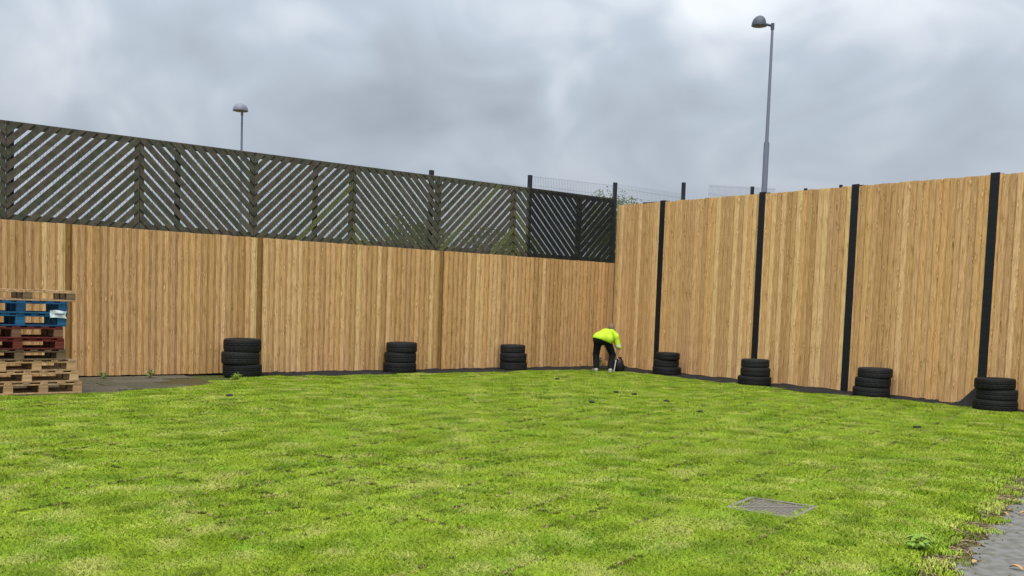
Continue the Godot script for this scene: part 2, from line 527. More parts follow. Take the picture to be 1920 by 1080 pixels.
# ---------------------------------------------------------------- timber fences
# one shiplap board standing on the origin, front towards +z
func board_mesh(w: float, h: float, off: Vector2, bow: float) -> ArrayMesh:
	var poly := PackedVector2Array([Vector2(-w / 2 + 0.004, 0.038), Vector2(w / 2 - 0.050, 0.038), Vector2(w / 2 - 0.042, 0.035), Vector2(w / 2 - 0.020, 0.014), Vector2(w / 2, 0.011), Vector2(w / 2, 0.008), Vector2(w / 2 - 0.012, 0.008), Vector2(w / 2 - 0.012, 0.0), Vector2(-w / 2 - 0.008, 0.0), Vector2(-w / 2 - 0.008, 0.006), Vector2(-w / 2, 0.006), Vector2(-w / 2, 0.034)])
	var g := Geo.new()
	# x across, z out, pushed up along y; uv across the board and along the grain
	var k := poly.size()
	for i in k:
		var a := poly[i]
		var c := poly[(i + 1) % k]
		var e := c - a
		var o := Vector3(-e.y, 0, e.x)
		g.quad(Vector3(a.x, 0, a.y), Vector3(c.x, 0, c.y), Vector3(c.x + bow, h, c.y), Vector3(a.x + bow, h, a.y), o, off + Vector2(a.x / 0.512, 0), off + Vector2(c.x / 0.512, 0), off + Vector2(c.x / 0.512, h / 4.1), off + Vector2(a.x / 0.512, h / 4.1))
	var t := Geometry2D.triangulate_polygon(poly)
	for i in range(0, t.size(), 3):
		var w3 := [poly[t[i]], poly[t[i + 1]], poly[t[i + 2]]]
		g.tri(Vector3(w3[0].x + bow, h, w3[0].y), Vector3(w3[1].x + bow, h, w3[1].y), Vector3(w3[2].x + bow, h, w3[2].y), Vector3.UP, off, off + Vector2(0.02, 0), off + Vector2(0, 0.02))
		g.tri(Vector3(w3[0].x, 0, w3[0].y), Vector3(w3[1].x, 0, w3[1].y), Vector3(w3[2].x, 0, w3[2].y), Vector3.DOWN, off, off + Vector2(0.02, 0), off + Vector2(0, 0.02))
	return g.commit()

func board_set(h: float, widths: Array) -> Array:
	var out := []
	for w in widths:
		for k in 6:
			out.append([w, board_mesh(w, h, Vector2(rng.randf(), rng.randf()), rng.randf_range(-0.002, 0.002))])
	return out

func build_left_fence() -> void:
	var f := thing("timber_fence", "golden vertical board fence topped by diagonal trellis behind the pallets", "fence")
	var H := 2.60
	var foot := 0.035
	var sets := board_set(H - foot, [0.118, 0.124, 0.110])
	var joints := [-12.72, -9.37, -5.24]
	var x := -19.0
	while x < -0.04:
		var mid: Array = sets[rng.randi() % sets.size()]
		var w: float = mid[0]
		var joint := false
		for j in joints:
			if x < j and x + w >= j:
				joint = true
		if x + w > -0.03: # the last board is tucked behind its neighbour
			obj("board", mid[1], M.left[5], f, Vector3(-0.03 - w * 0.5, foot, -0.006))
			break
		var o: MeshInstance3D
		if joint:
			o = obj("board", mid[1], M.joint, f, Vector3(x + w * 0.5, foot, -0.022))
		else:
			o = obj("board", mid[1], M.left[rng.randi() % M.left.size()], f, Vector3(x + w * 0.5, foot + rng.randf_range(-0.006, 0.004), rng.randf_range(-0.003, 0.003)))
			o.rotation.y = rng.randf_range(-0.02, 0.02)
		x += w + 0.0015
	# rails that carry the boards, and an added black strip blocking light through the gap under them
	for y in [0.35, 1.3, 2.3]:
		var g := Geo.new()
		g.box(Vector3.ZERO, Vector3(18.9, 0.09, 0.04), 0)
		obj("rail", g.commit(), M.left[3], f, Vector3(-9.5, y, -0.05))
	var g2 := Geo.new()
	g2.box(Vector3.ZERO, Vector3(18.9, 0.28, 0.02), 0)
	obj("gap_blocker", g2.commit(), M.steel, f, Vector3(-9.5, 0.13, -0.085))

func h_post(h: float) -> ArrayMesh:
	var g := Geo.new()
	var a := 0.08
	var t := 0.010
	# flanges across z, web along x
	var poly := PackedVector2Array([Vector2(-a, -a), Vector2(-a, a), Vector2(-a + t, a), Vector2(-a + t, t / 2), Vector2(a - t, t / 2), Vector2(a - t, a), Vector2(a, a), Vector2(a, -a), Vector2(a - t, -a), Vector2(a - t, -t / 2), Vector2(-a + t, -t / 2), Vector2(-a + t, -a)])
	g.prism(poly, Vector3.RIGHT, Vector3.BACK, Vector3.UP, Vector3.ZERO, -0.3, h)
	return g.commit()

func build_right_fence() -> void:
	var f := thing("timber_fence", "tall pale vertical board fence divided by black steel posts", "fence", Vector3.ZERO)
	var H := 4.03
	var foot := 0.015
	var posts := [1.56, 4.43, 6.64, 9.33, 12.0]
	var hp := h_post(H + 0.03)
	for z in posts:
		obj("post", hp, M.steel, f, Vector3(0.035, 0, z))
	var sets := board_set(H - foot, [0.124, 0.130, 0.119])
	var ends := [0.03, 1.56, 4.43, 6.64, 9.33, 12.0]
	for k in 5:
		var z0: float = ends[k] + (0.0 if k == 0 else 0.012)
		var z1: float = ends[k + 1] - 0.012
		var z := z0
		while z < z1 - 0.06:
			var s: Array = sets[rng.randi() % sets.size()]
			var w: float = s[0]
			if z + w > z1:
				z = z1 - w
			var o := obj("board", s[1], M.right[rng.randi() % M.right.size()], f, Vector3(rng.randf_range(-0.003, 0.003), foot + rng.randf_range(-0.012, 0.006), z + w * 0.5))
			o.rotation.y = -PI / 2 + rng.randf_range(-0.02, 0.02)
			z += w + 0.0015
		for y in [0.5, 2.0, 3.5]:
			var g := Geo.new()
			g.box(Vector3.ZERO, Vector3(0.05, 0.09, z1 - z0 - 0.02), 2)
			obj("rail", g.commit(), M.right[4], f, Vector3(0.036, y, (z0 + z1) * 0.5))
		var g2 := Geo.new()
		g2.box(Vector3.ZERO, Vector3(0.02, 0.26, z1 - z0 - 0.02), 2)
		obj("gap_blocker", g2.commit(), M.steel, f, Vector3(0.075, 0.12, (z0 + z1) * 0.5))  # black strip added behind the boards so no light shows under them

func build_trellis() -> void:
	var f := thing("trellis_fence", "weathered dark chevron trellis raised above the golden board fence", "trellis")
	var y0 := 2.53
	var y1 := 4.20
	var xs := [-17.9, -15.8, -13.68, -11.57, -9.46, -7.36, -5.28, -3.22, -1.20, -0.06]
	var pitch := 0.195
	for k in xs.size() - 1:
		var a: float = xs[k] + 0.004
		var b: float = xs[k + 1] - 0.004
		var rising: bool = k % 2 == 0 # slats lean like / or \
		var g := Geo.new()
		var zf := -0.088
		g.box(Vector3((a + b) / 2, y1 - 0.055, zf), Vector3(b - a, 0.11, 0.034), 0)
		g.box(Vector3((a + b) / 2, y0 + 0.085, zf), Vector3(b - a, 0.17, 0.034), 0)
		for e in [a + 0.038, b - 0.038]:
			g.box(Vector3(e, (y0 + 0.171 + y1 - 0.111) / 2, zf - 0.002), Vector3(0.076, y1 - y0 - 0.284, 0.03), 1)
		obj("frame", g.commit(), M.trellis[k % 4], f)
		var rect := PackedVector2Array([Vector2(a, y0), Vector2(b, y0), Vector2(b, y1 - 0.012), Vector2(a, y1 - 0.012)])
		var s := 1.0 if rising else -1.0
		var sw := 0.144 # height of a slat measured upright
		var base := y0 - (b - a) + rng.randf() * 0.05
		var c := base
		while c < y1 + (b - a):
			var x0 := a - 0.3
			var x1 := b + 0.3
			var ref := a if rising else b
			var jit := rng.randf_range(-0.006, 0.006)
			var q := PackedVector2Array([Vector2(x0, c + jit + (x0 - ref) * s), Vector2(x1, c + jit + (x1 - ref) * s), Vector2(x1, c + jit + sw + (x1 - ref) * s), Vector2(x0, c + jit + sw + (x0 - ref) * s)])
			for piece in Geometry2D.intersect_polygons(q, rect):
				var mid := Vector2.ZERO
				for v in piece:
					mid += v / piece.size()
				var g2 := Geo.new()
				g2.prism(piece, Vector3.RIGHT, Vector3.UP, Vector3.BACK, Vector3.ZERO, -0.070, -0.053 + rng.randf_range(-0.002, 0.002))
				var low := (y1 - mid.y) / (y1 - y0)
				var m: Material = M.trellis[rng.randi() % 4]
				if k >= 4 and rng.randf() < (low - 0.55) * 2.2 * ([0.7, 0.9, 1.2, 1.0, 0.5][k - 4]):
					m = M.moss[rng.randi() % 3]
				obj("slat", g2.commit(), m, f)
			c += pitch
	# fine dark net hung over the trellis end next to the tall fence
	var g3 := Geo.new()
	var w0 := -2.80
	var w1 := -0.05
	var x := w0
	while x < w1:
		g3.box(Vector3(x, (y0 + 0.06 + y1) / 2, -0.036), Vector3(0.0017, y1 - y0 - 0.06, 0.003), 1, 0.0)
		x += 0.0125
	var y := y0 + 0.07
	while y < y1:
		g3.box(Vector3((w0 + w1) / 2, y, -0.0395), Vector3(w1 - w0, 0.0017, 0.003), 0, 0.0)
		y += 0.0125
	tag(obj("netting", g3.commit(), mat(lin(0.012, 0.018, 0.024), 0.7)), "fine dark netting stretched over the trellis end beside the corner", "netting")

func build_mesh_fence() -> void:
	var f := thing("mesh_fence", "thin wire mesh fence with dark square posts rising behind the trellis", "fence")
	var tops := [[-13.57, 4.1], [-10.82, 4.12], [-8.07, 4.15], [-5.32, 4.34], [-2.57, 4.53], [0.19, 4.64], [2.72, 4.90], [5.61, 5.08], [8.14, 5.28], [9.96, 5.57]]
	for t in tops:
		var g := Geo.new()
		g.box(Vector3(0, t[1] / 2 - 0.15, 0), Vector3(0.095, t[1] + 0.3, 0.08), 1, 0.008)
		obj("post", g.commit(), mat(lin(0.018, 0.021, 0.032), 0.5), f, Vector3(t[0], 0, -0.32))
	var wire := mat(lin(0.22, 0.23, 0.26), 0.5)
	# mesh panels: bottom edge, left top, right top
	var pans := [[-13.52, -10.87, 4.0, 4.0], [-10.77, -8.12, 4.02, 4.05], [-8.02, -5.37, 4.08, 4.1], [-5.27, -2.62, 4.24, 4.28], [-2.52, 0.14, 4.50, 4.555], [0.24, 2.67, 4.62, 4.60], [3.72, 6.62, 4.95, 5.14]]
	for p in pans:
		var g := Geo.new()
		var x: float = p[0]
		while x <= p[1]:
			var top := lerpf(p[2], p[3], (x - p[0]) / (p[1] - p[0]))
			g.box(Vector3(x, top / 2 + 0.05, -0.30), Vector3(0.0038, top - 0.1, 0.0038), 1, 0.0)
			x += 0.05
		var y := 0.3
		while y < p[2] + 0.02:
			var dy: float = p[3] - p[2] if y > p[2] - 0.15 else 0.0
			var sl := PackedVector2Array([Vector2(p[0], y), Vector2(p[1], y + dy), Vector2(p[1], y + dy + 0.0042), Vector2(p[0], y + 0.0042)])
			g.prism(sl, Vector3.RIGHT, Vector3.UP, Vector3.BACK, Vector3.ZERO, -0.296, -0.290)
			y += 0.2
		var o := obj("wire_mesh", g.commit(), wire, f)
		o.set_meta("kind", "stuff")
	var gr := Geo.new()
	gr.box(Vector3(10.6, 5.50, -0.32), Vector3(1.2, 0.05, 0.05), 0)
	obj("rail", gr.commit(), mat(lin(0.03, 0.032, 0.04), 0.5), f)

func build_background() -> void:
	# low dark-roofed building and trees far behind the fences
	var o := thing("outbuilding", "low dark flat roof just showing behind the fence corner", "building", Vector3(20.6, 0, -17.8), 0.3)
	var g := Geo.new()
	g.box(Vector3(0, 3.33, 0), Vector3(1.5, 6.66, 1.6), 0, 0.01)
	obj("wall", g.commit(), tri_mat(lin(0.30, 0.26, 0.22), M.wood, 0.3, 0.9), o)
	g = Geo.new()
	g.box(Vector3(0, 6.84, 0), Vector3(1.7, 0.26, 1.8), 0, 0.03)
	obj("roof", g.commit(), mat(lin(0.035, 0.038, 0.045), 0.7), o)
	tree("leafy green tree top peeping over the fence corner", Vector3(25.4, 0, -26.6), 8.45, 2.3)
	tree("pale green tree seen through the trellis, farther from the corner", Vector3(9.4, 0, -24.6), 5.6, 2.0)
	tree("pale green tree seen through the trellis, nearer the corner", Vector3(13.0, 0, -22.4), 5.3, 2.1)

func tree(label: String, at: Vector3, top: float, rad: float) -> void:
	var tr := thing("tree", label, "tree", at, 0.0, "trees beyond the fences")
	var g := Geo.new()
	var cy := top - rad * 0.95
	g.tube([Vector3(0, -0.3, 0), Vector3(0.1, cy * 0.4, 0), Vector3(0, cy * 0.8, 0.1), Vector3(0, top - 0.5, 0)], [0.22, 0.17, 0.12, 0.05], 8)
	for k in 7:
		var a := k * 0.9
		var y := cy - rad * 0.9 + k * 0.25
		g.tube([Vector3(0, y, 0), Vector3(cos(a) * 0.8, y + 0.8, sin(a) * 0.8), Vector3(cos(a) * rad * 0.75, y + 1.5, sin(a) * rad * 0.75)], [0.07, 0.045, 0.015], 5)
	obj("trunk", g.commit(), mat(lin(0.09, 0.07, 0.05), 0.9), tr)
	g = Geo.new()
	var cn := noise(81 + int(top * 10.0), 0.5, 2)
	for k in 15000:
		var d := Vector3(rng.randfn(), rng.randfn(), rng.randfn()).normalized()
		var r := pow(rng.randf(), 0.45) * rad * (1.0 + cn.get_noise_3dv(d * 3.0) * 0.45)
		var c := Vector3(0, cy, 0) + d * r * Vector3(1.15, 0.95, 1.15)
		if cn.get_noise_3dv(c * 1.6) < -0.25:
			continue
		leaf(g, c, Vector3(rng.randfn(), rng.randfn() + 0.6, rng.randfn()).normalized(), 0.13, 0.085)
	var lm := mat(lin(0.15, 0.19, 0.07), 0.7)
	lm.backlight = Color(0.1, 0.14, 0.04)
	var cr := obj("crown", g.commit(), lm, tr)
	cr.set_meta("kind", "stuff")

func leaf(g: Geo, c: Vector3, nrm: Vector3, l: float, w: float) -> void:
	var s := nrm.cross(Vector3.UP if absf(nrm.y) < 0.9 else Vector3.RIGHT).normalized().rotated(nrm, rng.randf() * TAU)
	var t := nrm.cross(s).normalized()
	var m := c + nrm * w * 0.15
	g.tri(c - s * l / 2, m + t * w / 2, c + s * l / 2, nrm)
	g.tri(c - s * l / 2, c + s * l / 2, m - t * w / 2, nrm)

# ---------------------------------------------------------------- street lamps
func build_lamps() -> void:
	var pm := mat(lin(0.19, 0.21, 0.28), 0.4, null, 0.5)
	pm.metallic = 0.3
	var hm := mat(lin(0.075, 0.095, 0.125), 0.45)
	var l := thing("street_lamp", "tall grey street lamp with side-mounted egg lantern behind the tall fence", "street lamp", Vector3(5.52, 0, 0.17))
	var g := Geo.new()
	g.tube([Vector3(0, -0.5, 0), Vector3(0, 6.24, 0), Vector3(0, 6.30, 0)], [0.085, 0.080, 0.052], 14)
	obj("base_section", g.commit(), pm, l)
	g = Geo.new()
	g.tube([Vector3(0, 6.25, 0), Vector3(0.0, 8.0, 0), Vector3(0.0, 9.52, 0)], [0.050, 0.042, 0.034], 12)
	obj("pole", g.commit(), pm, l)
	lantern(l, Vector3(0, 9.50, 0), Vector3(-0.788, 0, -0.614), hm, 0.40, 0.25)
	l = thing("street_lamp", "far grey street lamp with mushroom lantern beyond the trellis", "street lamp", Vector3(-2.16, 0, -18.65))
	g = Geo.new()
	g.tube([Vector3(0, -0.5, 0), Vector3(0, 6.0, 0), Vector3(0, 8.55, 0)], [0.07, 0.048, 0.036], 12)
	obj("pole", g.commit(), pm, l)
	lantern(l, Vector3(0, 8.46, 0), Vector3(-0.50, 0, 0.866), mat(lin(0.20, 0.21, 0.26), 0.45), 0.56, 0.26)

# dome head on a short bracket pointing along dir, with a flat glazed underside
func lantern(l: Node3D, at: Vector3, dir: Vector3, m: Material, length: float, rise: float) -> void:
	var g := Geo.new()
	g.tube([at - dir * 0.04 + Vector3(0, -0.03, 0), at + dir * 0.14 + Vector3(0, 0.01, 0), at + dir * 0.26 + Vector3(0, 0.03, 0)], [0.035, 0.035, 0.03], 8)
	g.tube([at + Vector3(0, -0.12, 0), at + Vector3(0, 0.05, 0)], [0.05, 0.05], 10)
	obj("bracket", g.commit(), m, l)
	var side := dir.cross(Vector3.UP).normalized()
	var c := at + dir * (0.16 + length / 2) + Vector3(0, 0.0, 0)
	g = Geo.new()
	var rows := []
	for i in 9:
		var ph := PI / 2 * i / 8.0
		var row := []
		for k in 25:
			var a := TAU * k / 24
			var r := cos(ph)
			var ex := 1.0 + 0.12 * cos(a)
			row.append(c + dir * (cos(a) * r * length / 2 * ex) + side * (sin(a) * r * length * 0.50) + Vector3(0, sin(ph) * rise, 0))
		rows.append(row)
	g.grid(rows, 1.0, false)
	var skirt := []
	for y in [-0.035, 0.0]:
		var row := []
		for k in 25:
			var a := TAU * k / 24
			row.append(c + dir * (cos(a) * length / 2 * (1.0 + 0.12 * cos(a)) * 1.03) + side * (sin(a) * length * 0.515) + Vector3(0, y, 0))
		skirt.append(row)
	g.grid(skirt, 1.0, false)
	obj("hood", g.commit(), m, l)
	g = Geo.new()
	rows = []
	for i in 5:
		var row := []
		for k in 25:
			var a := TAU * k / 24
			var r := 1.0 - i / 4.0
			row.append(c + dir * (cos(a) * r * length / 2) + side * (sin(a) * r * length * 0.49) + Vector3(0, -0.036 - 0.03 * (1.0 - r * r), 0))
		rows.append(row)
	g.grid(rows)
	obj("lens", g.commit(), mat(lin(0.30, 0.32, 0.36), 0.25), l)

# ---------------------------------------------------------------- membrane and tyres
var stacks := [
	# centre x, z, bottom radius..top radius, thickness each, label of the place
	[-9.88, 0.50, [0.352, 0.345, 0.340], [0.235, 0.232, 0.24], "at the end of the paving"],
	[-6.41, 0.38, [0.345, 0.332, 0.320], [0.215, 0.215, 0.21], "halfway along the trellis fence"],
	[-3.42, 0.36, [0.310, 0.305, 0.285], [0.20, 0.20, 0.19], "nearest the bending worker under the trellis"],
	[-0.55, 2.39, [0.325, 0.290, 0.275], [0.185, 0.17, 0.17], "at the first steel post from the corner"],
	[-0.70, 5.00, [0.340, 0.300, 0.285], [0.19, 0.185, 0.175], "at the second steel post from the corner"],
	[-0.42, 7.48, [0.335, 0.322, 0.312], [0.185, 0.185, 0.185], "by the third steel post"],
	[-0.52, 9.81, [0.345, 0.322, 0.318], [0.185, 0.185, 0.185], "by the membrane flap"]]

func build_membrane() -> void:
	var nn := noise(91, 0.55, 3)
	for side in 2:
		var rows := []
		var L := 9.75 if side == 0 else 12.0
		var N := 150
		for i in N + 1:
			var s: float = i * L / N + (0.0 if side == 0 else 0.6)
			var wdt := (0.80 if side == 0 else lerpf(0.98, 0.50, smoothstep(7.2, 8.6, s))) + nn.get_noise_2d(s * 1.6, side * 40.0) * 0.28
			if side == 0:
				wdt *= clampf(0.45 + (L - s) * 0.45, 0.3, 1.0)
			var flap := exp(-pow((s - 9.36) / 0.24, 2.0)) if side == 1 else 0.0
			var row := []
			for k in 13:
				var t := k / 12.0
				var y := 0.008 + absf(nn.get_noise_2d(s * 4.0, t * 3.0 + side * 9.0)) * 0.11 * smoothstep(0.0, 0.3, t) * smoothstep(1.0, 0.8, t) + 0.035 * exp(-pow((t - 0.94) / 0.10, 2.0)) * (0.5 + nn.get_noise_1d(s * 2.4 + side * 77.0))
				var up := maxf(0.0, 1.0 - t * 9.0) * (0.03 + 0.03 * nn.get_noise_1d(s * 3.1)) # edge curling up against the boards
				for st in stacks:
					var dx: float = ((-s) - st[0]) if side == 0 else (s - st[1])
					var dz: float = (wdt * t - st[1]) if side == 0 else (-wdt * t - st[0])
					y = lerpf(y, 0.008, smoothstep(0.55, 0.36, Vector2(dx, dz).length()))
				y += flap * smoothstep(0.42, 0.0, t) * 0.42 * (1.0 + 0.15 * sin(s * 23.0))
				var off := 0.045 + wdt * t
				if side == 0:
					row.append(Vector3(-s - 0.02, y + up, off))
				else:
					row.append(Vector3(-off - 0.05, y + up + 0.003, s))
			rows.append(row)
		var g := Geo.new()
		g.grid(rows, 6.0, side == 0)
		# a thin hem so that the sheet has an edge
		var o := obj("membrane", g.commit(), M.membrane)
		tag(o, ["black weed membrane lying along the foot of the trellis fence", "black weed membrane with a turned-up flap along the tall fence"][side], "membrane")

# a tyre lying on its side, its centre hole upright; thickness th, radius r
func tyre_meshes(r: float, th: float, sd: int) -> Array:
	var h := th / 2
	var seg := 72
	var rim := r * 0.60
	# tread: crown with grooves, cut across by sipes
	var prof := []
	var ys := [-0.84, -0.70, -0.48, -0.40, -0.36, -0.32, -0.06, -0.02, 0.02, 0.06, 0.32, 0.36, 0.40, 0.48, 0.70, 0.84]
	for y in ys:
		var gr := absf(absf(y) - 0.36) < 0.02 or absf(y) < 0.03
		prof.append(Vector2(r - (0.010 if gr else 0.0) - 0.009 * pow(absf(y) / 0.84, 4.0), y * h))
	var tg := Geo.new()
	var cuts := []
	for i in ys.size():
		var row := []
		for k in seg:
			row.append(-0.006 if (absf(ys[i]) > 0.4 and (k + sd) % 3 == 0) or (absf(ys[i]) < 0.3 and (k + sd + (1 if ys[i] > 0 else 0)) % 4 == 0) else 0.0)
		cuts.append(row)
	tg.lathe(prof, seg, cuts)
	var out := [tg.commit()]
	for s in [1.0, -1.0]:
		var p2 := [Vector2(r - 0.009, 0.84 * h * s), Vector2(r - 0.015, 0.91 * h * s), Vector2(r - 0.028, 0.965 * h * s), Vector2(r - 0.055, 0.995 * h * s), Vector2(r - 0.062, 0.985 * h * s), Vector2(r - 0.070, h * s), Vector2(lerpf(r, rim, 0.70), 0.97 * h * s), Vector2(rim + 0.018, 0.87 * h * s), Vector2(rim + 0.004, 0.82 * h * s), Vector2(rim, 0.74 * h * s), Vector2(rim + 0.02, 0.62 * h * s), Vector2(r - 0.05, 0.55 * h * s), Vector2(r - 0.022, 0.30 * h * s), Vector2(r - 0.020, 0.0)]
		if s < 0.0:
			p2.reverse()
		var sg := Geo.new()
		sg.lathe(p2, 48)
		out.append(sg.commit())
	return out

func build_tyres() -> void:
	var words := ["bottom", "middle", "top"]
	var i := 0
	for st in stacks:
		var y := 0.012
		for k in 3:
			var th: float = st[3][k]
			var r: float = st[2][k]
			var dx := rng.randf_range(-0.03, 0.03)
			if i == 5:
				dx = [-0.02, 0.0, 0.035][k]
			var jig := Vector3(dx, 0, rng.randf_range(-0.03, 0.03))
			if i == 5:
				jig = Vector3(0.0, 0, dx)
			var t := thing("tyre", "worn black car tyre, %s of the stack %s" % [words[k], st[4]], "tyre", Vector3(st[0], y + th / 2, st[1]) + jig, rng.randf() * TAU, "tyres weighing down the membrane along the fences")
			var ms := tyre_meshes(r, th, i + k)
			var m: Material = M.rubber[rng.randi() % 4]
			obj("tread", ms[0], m, t)
			obj("sidewall", ms[1], m, t)
			obj("sidewall", ms[2], m, t)
			t.rotation.x = rng.randf_range(-0.022, 0.022) * k * 0.5
			y += th - 0.007
		i += 1

# ---------------------------------------------------------------- pallets
func pallet(called: String, label: String, at: Vector3, turn: float, length: float, depth: float, height: float, nb: int, m: Array, bm: Material, closed: bool) -> Node3D:
	var t := thing(called, label, "pallet", at, turn, "pallets stacked by the trellis fence")
	var bt := 0.021
	# x along the seen side, origin at the front right bottom corner, depth to -z
	var bh := height - bt * 3.0
	var rows := 3
	for r in rows:
		var z := -0.05 - r * (depth - 0.1) / 2.0
		var g := Geo.new()
		g.box(Vector3(-length / 2, bt / 2, z), Vector3(length, bt, 0.1), 0, 0.003, 1.0, Vector2(rng.randf(), rng.randf()))
		obj("bottom_board", g.commit(), m[rng.randi() % m.size()], t)
		for b in nb:
			var x := -0.06 - b * (length - 0.12) / (nb - 1)
			g = Geo.new()
			g.box(Vector3(x, bt + bh / 2, z), Vector3(0.12, bh - 0.001, 0.095), 1, 0.003, 2.0, Vector2(rng.randf(), rng.randf()))
			obj("block", g.commit(), bm, t)
		g = Geo.new()
		g.box(Vector3(-length / 2, bt + bh + bt / 2, z), Vector3(length - 0.002, bt - 0.001, 0.1), 0, 0.003, 1.0, Vector2(rng.randf(), rng.randf()))
		obj("stringer_board", g.commit(), m[rng.randi() % m.size()], t)
	var n := 9 if closed else 7
	for k in n:
		var x := -0.05 - k * (length - 0.1) / (n - 1)
		var g := Geo.new()
		g.box(Vector3(x, height - bt / 2, -depth / 2), Vector3(0.1 + rng.randf_range(-0.012, 0.01), bt - 0.001, depth + rng.randf_range(-0.006, 0.01)), 2, 0.003, 1.0, Vector2(rng.randf(), rng.randf()))
		obj("deck_board", g.commit(), m[rng.randi() % m.size()], t)
	return t

func build_pallets() -> void:
	var nat := []
	for c in [Color(0.62, 0.41, 0.25), Color(0.54, 0.36, 0.21), Color(0.68, 0.47, 0.30), Color(0.46, 0.31, 0.19)]:
		nat.append(mat(lin(c.r, c.g, c.b), 0.8, M.wood, 0.3))
	var old := []
	for c in [Color(0.17, 0.12, 0.08), Color(0.13, 0.095, 0.065), Color(0.21, 0.15, 0.10)]:
		old.append(mat(lin(c.r, c.g, c.b), 0.85, M.wood, 0.3))
	var blue := []
	for c in [Color(0.014, 0.115, 0.29), Color(0.020, 0.14, 0.33), Color(0.014, 0.09, 0.24)]:
		blue.append(mat(lin(c.r, c.g, c.b), 0.65, M.wood, 0.35))
	var red := []
	for c in [Color(0.15, 0.028, 0.026), Color(0.11, 0.024, 0.022), Color(0.19, 0.05, 0.042)]:
		red.append(mat(lin(c.r, c.g, c.b), 0.75, M.wood, 0.3))
	var brn := mat(lin(0.24, 0.13, 0.09), 0.85, M.wood, 0.3)
	var turn := 0.0
	var o := Vector3(-13.20, 0.022, 2.76)
	var ax := Vector3(cos(turn), 0, -sin(turn))
	# name, label, right end along the side, height, blocks, materials, block material, length
	var P := [
		["pallet", "bare wooden pallet, bottom of the mixed pallet stack, on the paving", 0.0, 0.165, 4, nat, nat[1], 1.47],
		["pallet", "bare wooden pallet, second from the paving in the stack", -0.045, 0.158, 3, nat, nat[2], 1.35],
		["pallet", "bare wooden pallet, third from the paving in the stack", -0.085, 0.155, 4, nat, nat[0], 1.47],
		["pallet", "dark weathered pallet between the bare wood and dark red pallets", -0.22, 0.150, 3, old, old[2], 1.20],
		["pallet", "lower of the two dark red painted pallets in the stack", -0.24, 0.155, 3, red, red[2], 1.20],
		["pallet", "upper of the two dark red painted pallets, under the blue ones", -0.26, 0.172, 3, red, brn, 1.20],
		["pallet", "lower of the two blue painted pallets in the stack", -0.21, 0.176, 3, blue, blue[1], 1.20],
		["pallet", "upper of the two blue painted pallets, with a torn white label", -0.20, 0.178, 3, blue, blue[2], 1.20],
		["pallet", "bare wooden pallet lying on top of the blue pallets", -0.09, 0.155, 3, nat, old[2], 1.25]]
	var y := 0.022
	var lab: Node3D
	for q in P:
		var jig := rng.randf_range(-0.012, 0.012)
		var t := pallet(q[0], q[1], o + ax * q[2] + Vector3(0, y - 0.022, -0.01 + jig), turn + rng.randf_range(-0.012, 0.012), q[7], 0.8, q[3], q[4], q[5], q[6], false)
		if q[1].contains("torn white label"):
			lab = t
		y += q[3] + 0.0005
	# crumpled white label stapled to the end of the upper blue pallet
	var rows := []
	for i in 5:
		var row := []
		for k in 9:
			var u := k / 8.0
			var cutx := 0.08 * absf(sin(i * 2.3 + u * 3.0))
			row.append(Vector3(-0.235 + u * (0.225 - (cutx if i in [1, 2, 3] else 0.0) * 0.3), -0.055 + i * 0.026 + 0.008 * sin(u * 5.0), 0.008 + 0.010 * sin(u * 7.0 + i * 1.7)))
		rows.append(row)
	var g := Geo.new()
	g.grid(rows)
	obj("label_sheet", g.commit(), mat(lin(0.62, 0.70, 0.76), 0.5), lab)
	g = Geo.new()
	g.box(Vector3(-0.11, 0.0, 0.026), Vector3(0.13, 0.016, 0.003), 0, 0.001)
	obj("label_print", g.commit(), mat(lin(0.05, 0.06, 0.08), 0.6), lab)

# ---------------------------------------------------------------- the bending worker
func hand(g: Geo, wrist: Vector3, knuckles: Vector3, palm_side: Vector3, thumb_side: Vector3, curl: float) -> void:
	var along := (knuckles - wrist).normalized()
	var f := Flesh.new(wrist.min(knuckles) - Vector3.ONE * 0.13, wrist.max(knuckles) + Vector3.ONE * 0.13, 0.005)
	f.bone(wrist - along * 0.02, wrist + along * 0.02, 0.027, 0.029, 0.01)
	for i in 4:
		var s := (1.5 - i) * 0.019
		f.bone(wrist + along * 0.025 + thumb_side * s * 0.6, wrist + along * 0.088 + thumb_side * s, 0.014, 0.0125, 0.012)
	var len := [0.072, 0.082, 0.077, 0.060]
	for i in 4:
		var p := wrist + along * 0.090 + thumb_side * (1.5 - i) * 0.020
		var d := along
		for j in 3:
			d = (d + palm_side * curl).normalized()
			var e: Vector3 = p + d * len[i] * [0.45, 0.32, 0.23][j]
			f.bone(p, e, 0.0095 - j * 0.0008, 0.0088 - j * 0.0008, 0.003)
			p = e
	var b := wrist + along * 0.03 + thumb_side * 0.026
	var d1 := (along * 0.6 + thumb_side * 0.7 + palm_side * 0.4).normalized()
	f.bone(b, b + d1 * 0.040, 0.014, 0.0115, 0.008)
	f.bone(b + d1 * 0.040, b + d1 * 0.040 + (d1 + along * 0.7 + palm_side * curl).normalized() * 0.034, 0.0115, 0.0095, 0.004)
	f.into(g)

